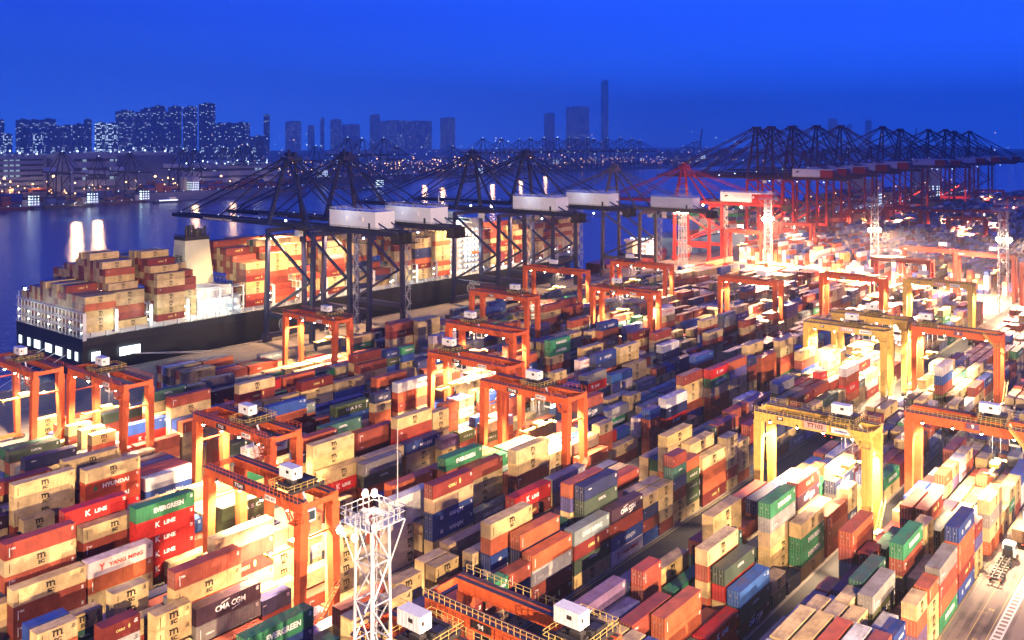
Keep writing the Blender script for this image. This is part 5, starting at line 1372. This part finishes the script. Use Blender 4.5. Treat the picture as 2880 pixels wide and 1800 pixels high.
NAMES = ['first','second','third','fourth','fifth','sixth','seventh','eighth','ninth','tenth','eleventh','twelfth','thirteenth','fourteenth','fifteenth','sixteenth','seventeenth','eighteenth','nineteenth','twentieth','twenty-first','twenty-second','twenty-third','twenty-fourth','twenty-fifth','twenty-sixth','twenty-seventh','twenty-eighth','twenty-ninth','thirtieth']
order = sorted(range(len(FARC)), key=lambda i: FARC[i][0])
for rank, i in enumerate(order):
    px, py, Y = FARC[i]
    k = (px-PCX)/FOC; X = Y*(cT+k*sT)/(sT-k*cT); d = X*cT+Y*sT; za = CAMZ-(py-PYH)*d/FOC
    c = fp if rank == 0 else copy_tree(fp)
    s = max(.8, min(1.35, za/82)); c.location = (X+11*s, Y+27*s, 0); c.scale = (s, s, s)
    c['label'] = 'distant blue-grey quay crane across the water, '+NAMES[rank]+' of thirty counted from the left'
up = thing('quay_crane', '', 'quay crane', (0,0,0), RAD(180), 'distant cranes with booms raised')
quay_crane(up, 22, 30, 52, 78, 105, -40, (M['qc_far'], M['qc_far']), 'plain', 0, up=True)
for i, (px, Y) in enumerate(((1950,2100),(2140,2100),(2512,1450),(2548,1450))):
    k = (px-PCX)/FOC; X = Y*(cT+k*sT)/(sT-k*cT); d = X*cT+Y*sT
    za = CAMZ+65*d/FOC; s = za/157
    c = up if i == 0 else copy_tree(up); c.location = (X, Y, 0); c.scale = (s,s,s)
    c['label'] = 'distant crane with its boom raised upright, '+('leftmost of four','second of four from the left','third of four from the left','rightmost of four')[i]

# warehouses and city
def building_mat(name, col, lit, sx=3.2, sz=3.1, frac=.12, estr=2.0, ecol=(.6,.8,1,1)):
    m = bpy.data.materials.new(name); m.use_nodes = True
    nt = m.node_tree; N = nt.nodes; L = nt.links; b = N['Principled BSDF']; b.inputs['Base Color'].default_value = col; b.inputs['Roughness'].default_value = .8
    g = N.new('ShaderNodeTexCoord'); sp = N.new('ShaderNodeSeparateXYZ'); L.new(g.outputs['Object'], sp.inputs[0])
    def M2(op, a, v=None, b2=None):
        n = N.new('ShaderNodeMath'); n.operation = op
        L.new(a, n.inputs[0])
        if b2 is not None: L.new(b2, n.inputs[1])
        elif v is not None: n.inputs[1].default_value = v
        return n.outputs[0]
    h = M2('ADD', sp.outputs['X'], b2=sp.outputs['Y'])
    u = M2('DIVIDE', h, sx); v = M2('DIVIDE', sp.outputs['Z'], sz)
    fu = M2('FRACT', u); fv = M2('FRACT', v); iu = M2('FLOOR', u); iv = M2('FLOOR', v)
    cb = N.new('ShaderNodeCombineXYZ'); L.new(iu, cb.inputs[0]); L.new(iv, cb.inputs[1])
    wn = N.new('ShaderNodeTexWhiteNoise'); wn.noise_dimensions = '2D'; L.new(cb.outputs[0], wn.inputs['Vector'])
    on = M2('LESS_THAN', wn.outputs['Value'], frac)
    a = M2('MULTIPLY', M2('GREATER_THAN', fu, .3), b2=M2('GREATER_THAN', fv, .45))
    e = M2('MULTIPLY', on, b2=a)
    b.inputs['Emission Color'].default_value = ecol
    L.new(M2('MULTIPLY', e, estr), b.inputs['Emission Strength'])
    mixc = N.new('ShaderNodeMix'); mixc.data_type = 'RGBA'; L.new(a, mixc.inputs['Factor']); mixc.inputs['A'].default_value = col; mixc.inputs['B'].default_value = (col[0]*.35,col[1]*.35,col[2]*.4,1)
    L.new(mixc.outputs['Result'], b.inputs['Base Color'])
    m.cycles.emission_sampling = 'NONE'
    return m
CM = [building_mat('tower_block_wall_%s' % w_, c, 1, sx, sz, fr, es*.5) for w_, c, sx, sz, fr, es in (('grey',(.12,.14,.2,1),7,6.2,.10,4),('dark',(.06,.07,.10,1),8,6.2,.06,4),('office',(.12,.14,.18,1),9,7,.38,5))]
M['wall_pale'] = new_mat('warehouse_wall_paint', (.24,.28,.36,1), .8, noise=.1, nscale=.05)
M['wall_blue'] = new_mat('warehouse_blue_wall', (.07,.10,.20,1), .8)
BL = [(0,11,337,0,3300),(12,32,377,2,3000),(48,80,336,0,3600),(56,80,359,1,3100),(82,109,337,0,3600),(97,119,377,2,3000),(117,153,335,0,3500),(145,170,355,1,3300),(171,206,353,0,3400),(208,234,349,1,3300),(238,256,336,1,3500),
      (269,296,345,2,3000),(302,328,347,2,3000),(329,373,311,0,3500),(375,400,317,1,3600),(397,424,305,0,3500),(427,462,298,1,3400),(464,475,316,0,3600),(476,508,299,1,3400),(517,552,300,0,3400),(562,602,291,1,3300),(603,635,347,0,3300),(636,655,346,1,3300),(659,700,345,0,3300),(706,746,383,1,3200),(742,758,322,1,4600),
      (804,845,341,0,4800),(866,884,352,1,5200),(901,912,331,1,5200),(930,960,336,0,4800),(962,1010,350,1,5000),(1040,1068,322,1,5600),(1071,1140,339,0,4800),(1140,1214,340,1,4800),(1238,1280,331,0,4600),(1530,1560,318,1,6200),(1592,1655,300,0,6600),(1690,1711,226,2,7200),(2225,2245,352,1,7000),(2382,2395,350,2,6500),(2434,2450,338,2,6500),(2330,2352,334,0,7000)]
for i, (a, b_, yt, mi, d) in enumerate(BL):
    d *= 1.5
    if a > 790: d = min(d*1.5, 11500); mi = min(mi, 1)
    w_ = (b_-a)*d/FOC; h = CAMZ-(yt-PYH)*d/FOC
    r = ((a+b_)/2-PCX)/FOC*d; X = d*cT+r*sT; Y = d*sT-r*cT
    t = thing('tower_block', 'hazy tower block on the skyline, number %d' % i, 'building', (X, Y, 0), RAD(39.3+R.uniform(-6,6)), 'hazy tower blocks on the far skyline')
    mb = MB(); dp = w_*.55
    nw = 3 if w_ > 40 else 1
    for k in range(nw):
        y0 = -w_/2+w_*k/nw; y1 = y0+w_/nw*(.94 if nw > 1 else 1); hh = h*(1 if k != 2 else .985)
        mb.box(-dp/2+(k % 2)*6, dp/2, y0, y1, 0, hh)
    mb.build('wall', CM[mi], t)
    mb = MB(); mb.box(-dp*.2, dp*.2, -w_*.2, w_*.2, h*.985+.1, h+5); mb.box(-2,2,-1,1,h+5,h+9); mb.build('rooftop_plant', M['wall_pale'], t)
    t['label'] = 'hazy %s tower block on the skyline, %s in order from the left' % (('grey','dark','brightly windowed')[mi], (str(i+1)+('th' if 10 <= (i+1) % 100 <= 20 else {1:'st',2:'nd',3:'rd'}.get((i+1) % 10,'th'))))
def warehouse(px0, px1, pyb, ytop, depth, label, wallm, floors, blue=None, lit=.2):
    d = FOC*(CAMZ-0)/(pyb-PYH)
    kL = (px0-PCX)/FOC; kR = (px1-PCX)/FOC
    rL = kL*d; XL = d*cT+rL*sT; YL = d*sT-rL*cT
    Xr = YL*(cT+kR*sT)/(sT-kR*cT)
    h = CAMZ-(ytop-PYH)*d/FOC
    t = thing('warehouse', label, 'warehouse', (XL, YL, 0))
    w_ = Xr-XL
    mb = MB(); mb.box(0, w_, 0, depth, 0, h); mb.build('wall', wallm, t)
    for f in range(floors):
        z = h*(f+.8)/(floors+.6); mb = MB(); mb.box(w_*.04, w_*.96, -.3, -.02, z, z+h/(floors+.6)*.32)
        mb.build('window_band', building_mat('ribbon_window', (.03,.05,.10,1), 1, 9, 60, lit, .5), t)
    if blue:
        mb = MB(); mb.box(w_*blue[0], w_*blue[1], -.8, -.35, h*.16, h*.96); mb.build('painted_panel', M['wall_blue'], t)
    mb = MB(); n = 12
    for i in range(n): mb.box(w_*(i+.2)/n, w_*(i+.6)/n, depth*.2, depth*.5, h, h+4)
    mb.box(0, w_, 0, .8, h, h+1.5); mb.build('rooftop_plant', M['wall_pale'], t)
    mb = MB()
    for i in range(14): mb.ball((w_*(i+.2+.6*math.sin(i*5.3)**2)/14, 3+20*math.sin(i*2.1)**2, h+3+6*math.sin(i*3.7)**2), .7+.9*math.sin(i*1.7)**2)
    mb.build('roof_lamp', M['lamp_blue'], t)
    return XL, YL, w_, h
a = warehouse(-120, 131, 562, 442, 160, 'wide pale multi-storey warehouse at the left edge with ribbon windows', M['wall_pale'], 7, None, .35)
b = warehouse(195, 497, 555, 434, 130, 'large pale warehouse with dark blue panel behind the far left cranes', M['wall_pale'], 4, (.42,.98), .35)
c_ = warehouse(505, 780, 540, 468, 110, 'low long warehouse behind the second group of far left cranes', M['wall_pale'], 3, None, .3)
for (x0, y0, w_, h) in (a, b, c_):
    for f in (.2, .55, .85):
        add_light('POINT', (x0+w_*f, y0-18, 14), 12000, (1,.55,.25), 3)
        add_light('POINT', (x0+w_*f, y0+20, h+16), 9000, (.9,.85,.9), 3)
for px, py, p in ((210,585,500000),(270,580,400000),(545,545,400000),(650,540,300000),(1190,500,500000),(1240,505,500000),(1380,498,500000),(1460,490,400000),(1530,480,400000)):
    X, Y = at(px, py, 10); add_light('POINT', (X, Y-5, 14), p*(.3 if px < 280 else .09), (1,.55,.25), 4)
# lamp masts over the far terminals
lm = thing('lamp_mast', '', 'lamp mast', (0,0,0), 0, 'lamp masts over the far terminals')
mb = MB(); mb.tube((0,0,0),(0,0,30),.5,6,.3); mb.box(-2,2,-2,2,29.5,30.2); mb.build('pole', M['qc_far'], lm)
mb = MB(); mb.ball((0,0,31.4), 2.0); mb.build('lamp', M['lamp_soft'], lm)
RR = random.Random(5)
LMP = []
for i in range(34): LMP.append((RR.uniform(480, 900), RR.uniform(1360, 1700)))
for i in range(86): LMP.append((RR.uniform(1000, 3300), RR.uniform(1680, 2400)))
LMP.sort(key=lambda q: proj(q[0], q[1])[0])
for i, (x, y) in enumerate(LMP):
    c = lm if i == 0 else copy_tree(lm); c.location = (x, y, 0); s = RR.uniform(.6, 1.15); c.scale = (s,s,s)
    c['label'] = 'distant lit lamp mast across the harbour, %d%s in order from the left' % (i+1, 'th' if 10 <= (i+1) % 100 <= 20 else {1:'st',2:'nd',3:'rd'}.get((i+1) % 10,'th'))
# the uncountable boxes, sheds and lights of the far terminals
fs = MB(); fl = MB(); f2 = MB()
def rough(n, x0, x1, y0, y1):
    for i in range(n):
        x = RR.uniform(x0, x1); y = RR.uniform(y0, y1); k = RR.choice('rrobbnmxwt'); c = KIND[k][0][0]; h = RR.choice((3,5.5,8,11,14)); w_ = RR.choice((12,25,38))
        fs.box(x, x+w_, y, y+RR.choice((2.5,8,14)), 0, h, 0, (c[0],c[1],c[2],1))
        r = RR.random()
        if r < .55: fl.ball((x+6, y-3, h+RR.uniform(1,16)), RR.uniform(.5,1.1))
        elif r < .68: f2.ball((x+6, y-3, h+RR.uniform(1,20)), RR.uniform(.5,1.0))
rough(330, 470, 900, 1350, 1800); rough(1000, 910, 3600, 1655, 2500); rough(60, 150, 470, 1345, 1420)
tag(fs.build('far_terminal_boxes', M['paint_far'], colattr=True), 'heaped boxes of the terminals across the water', 'container stacks', kind='stuff')
def lights_on_hills(n, x0, x1, mbx):
    for i in range(n):
        px = RR.uniform(x0, x1); d = RR.uniform(3200, 6500); r = (px-PCX)/FOC*d
        mbx.ball((d*cT+r*sT, d*sT-r*cT, RR.uniform(2, 45)+RR.random()**3*110), RR.uniform(.6,1.9))
lights_on_hills(200, 560, 2900, f2); lights_on_hills(60, 560, 2900, fl)
tag(fl.build('far_terminal_lights', M['lamp_soft']), 'countless warm lights across the harbour', 'lights', kind='stuff')
tag(f2.build('far_city_lights', M['lamp_blue']), 'countless cold lights of the city', 'lights', kind='stuff')
# hills
def hill(px, d, w_, h):
    mb = MB(); r = (px-PCX)/FOC*d; cx, cy = d*cT+r*sT, d*sT-r*cT; n = 40; g = []
    for i in range(n+1):
        row = []
        for j in range(9):
            u = i/n*2-1; v = j/4-1
            z = h*max(0, (1-u*u))**.8*max(0, 1-v*v)*(.8+.2*math.sin(i*.9)+.12*math.sin(i*2.3+j))
            row.append((cx+u*w_*sT+v*w_*.5*cT, cy-u*w_*cT+v*w_*.5*sT, z-4))
        g.append(row)
    for i in range(n):
        for j in range(8): mb.quad(g[i][j], g[i+1][j], g[i+1][j+1], g[i][j+1])
    tag(mb.build('hills', new_mat('hill_scrub', (.03,.045,.03,1), .9)), kind='structure')
hill(2060, 5200, 300, 62); hill(1895, 5600, 160, 50); hill(2560, 6200, 900, 80)

# ------------------------------------------------------------------ air, sky, camera
HAZE = 1
if HAZE:
    mb = MB(); mb.box(-9100,16500,-4100,9600,-9,900)
    hz = mb.build('haze', bpy.data.materials.new('sea_haze')); tag(hz, kind='stuff')
    m = hz.data.materials[0]; m.use_nodes = True; nt = m.node_tree
    for n in list(nt.nodes):
        if n.type != 'OUTPUT_MATERIAL': nt.nodes.remove(n)
    out = nt.nodes[0]; pv = nt.nodes.new('ShaderNodeVolumePrincipled')
    pv.inputs['Color'].default_value = (.8,.93,1,1); pv.inputs['Density'].default_value = .00014; pv.inputs['Anisotropy'].default_value = .3
    nt.links.new(pv.outputs[0], out.inputs['Volume'])
w = bpy.data.worlds.new('World'); sc.world = w; w.use_nodes = True
nt = w.node_tree; N = nt.nodes; L = nt.links
bg = N['Background']
sky = N.new('ShaderNodeTexSky'); sky.sky_type = 'NISHITA'; sky.sun_disc = False
SUN_EL, SUN_AZ = -1.0, 0
sky.sun_elevation = RAD(SUN_EL); sky.sun_rotation = RAD(100); sky.ozone_density = 6; sky.air_density = 1.2; sky.dust_density = 1
# dusk blue: the Nishita sky's own brightness modulates a deep blue that is paler towards the set sun (right)
tc = N.new('ShaderNodeTexCoord')
def dotn(v):
    n = N.new('ShaderNodeVectorMath'); n.operation = 'DOT_PRODUCT'; n.inputs[1].default_value = v; L.new(tc.outputs['Generated'], n.inputs[0]); return n.outputs['Value']
rt = N.new('ShaderNodeMapRange'); rt.inputs['From Min'].default_value = -.45; rt.inputs['From Max'].default_value = .5; L.new(dotn((sT, -cT, 0)), rt.inputs['Value'])
g1 = N.new('ShaderNodeMix'); g1.data_type = 'RGBA'; L.new(rt.outputs['Result'], g1.inputs['Factor'])
g1.inputs['A'].default_value = (.022,.115,1.1,1); g1.inputs['B'].default_value = (.026,.18,1.9,1)
g2 = N.new('ShaderNodeMix'); g2.data_type = 'RGBA'; L.new(rt.outputs['Result'], g2.inputs['Factor'])
g2.inputs['A'].default_value = (.045,.30,1.75,1); g2.inputs['B'].default_value = (.045,.36,2.6,1)
el = N.new('ShaderNodeMapRange'); el.inputs['From Min'].default_value = .0; el.inputs['From Max'].default_value = .13; L.new(dotn((0,0,1)), el.inputs['Value'])
g3 = N.new('ShaderNodeMix'); g3.data_type = 'RGBA'; L.new(el.outputs['Result'], g3.inputs['Factor']); L.new(g2.outputs['Result'], g3.inputs['A']); L.new(g1.outputs['Result'], g3.inputs['B'])
hs = N.new('ShaderNodeMix'); hs.data_type = 'RGBA'; hs.blend_type = 'MULTIPLY'; hs.inputs['Factor'].default_value = 1; hs.inputs['B'].default_value = (.05,.1,.3,1)
L.new(sky.outputs['Color'], hs.inputs['A'])
ad = N.new('ShaderNodeMix'); ad.data_type = 'RGBA'; ad.blend_type = 'ADD'; ad.inputs['Factor'].default_value = 1
L.new(g3.outputs['Result'], ad.inputs['A']); L.new(hs.outputs['Result'], ad.inputs['B'])
zf = N.new('ShaderNodeMapRange'); zf.inputs['From Min'].default_value = .2; zf.inputs['From Max'].default_value = .9; zf.inputs['To Min'].default_value = 1; zf.inputs['To Max'].default_value = .45; L.new(dotn((0,0,1)), zf.inputs['Value'])
bf = N.new('ShaderNodeMapRange'); bf.inputs['From Min'].default_value = -.5; bf.inputs['From Max'].default_value = .5; bf.inputs['To Min'].default_value = .55; bf.inputs['To Max'].default_value = 1; L.new(dotn((cT, sT, 0)), bf.inputs['Value'])
zb = N.new('ShaderNodeMath'); zb.operation = 'MULTIPLY'; L.new(zf.outputs['Result'], zb.inputs[0]); L.new(bf.outputs['Result'], zb.inputs[1])
L.new(zb.outputs[0], bg.inputs['Strength'])
L.new(ad.outputs['Result'], bg.inputs['Color']); bg.inputs['Strength'].default_value = 1.0

cam = bpy.data.cameras.new('camera'); co = bpy.data.objects.new('camera', cam); COL.objects.link(co)
co.location = (0, 0, CAMZ); co.rotation_euler = (RAD(90), 0, TH-RAD(90))
cam.sensor_width = 36; cam.lens = FOC/2880*36; cam.shift_y = -(900-PYH)/2880
cam.clip_start = 1; cam.clip_end = 60000
sc.camera = co
sc.view_settings.view_transform = 'Standard'; sc.view_settings.look = 'None'; sc.view_settings.exposure = 0; sc.view_settings.gamma = 1
sc.cycles.max_bounces = 4; sc.cycles.diffuse_bounces = 2; sc.cycles.glossy_bounces = 2; sc.cycles.volume_bounces = 0; sc.cycles.transparent_max_bounces = 4
sc.cycles.use_denoising = True
sc.cycles.sample_clamp_indirect = 3
tag(BIG.build('container_stacks', M['paint_far'], colattr=True), 'the smaller and farther shipping containers of the yard and ship', 'shipping containers', kind='stuff')
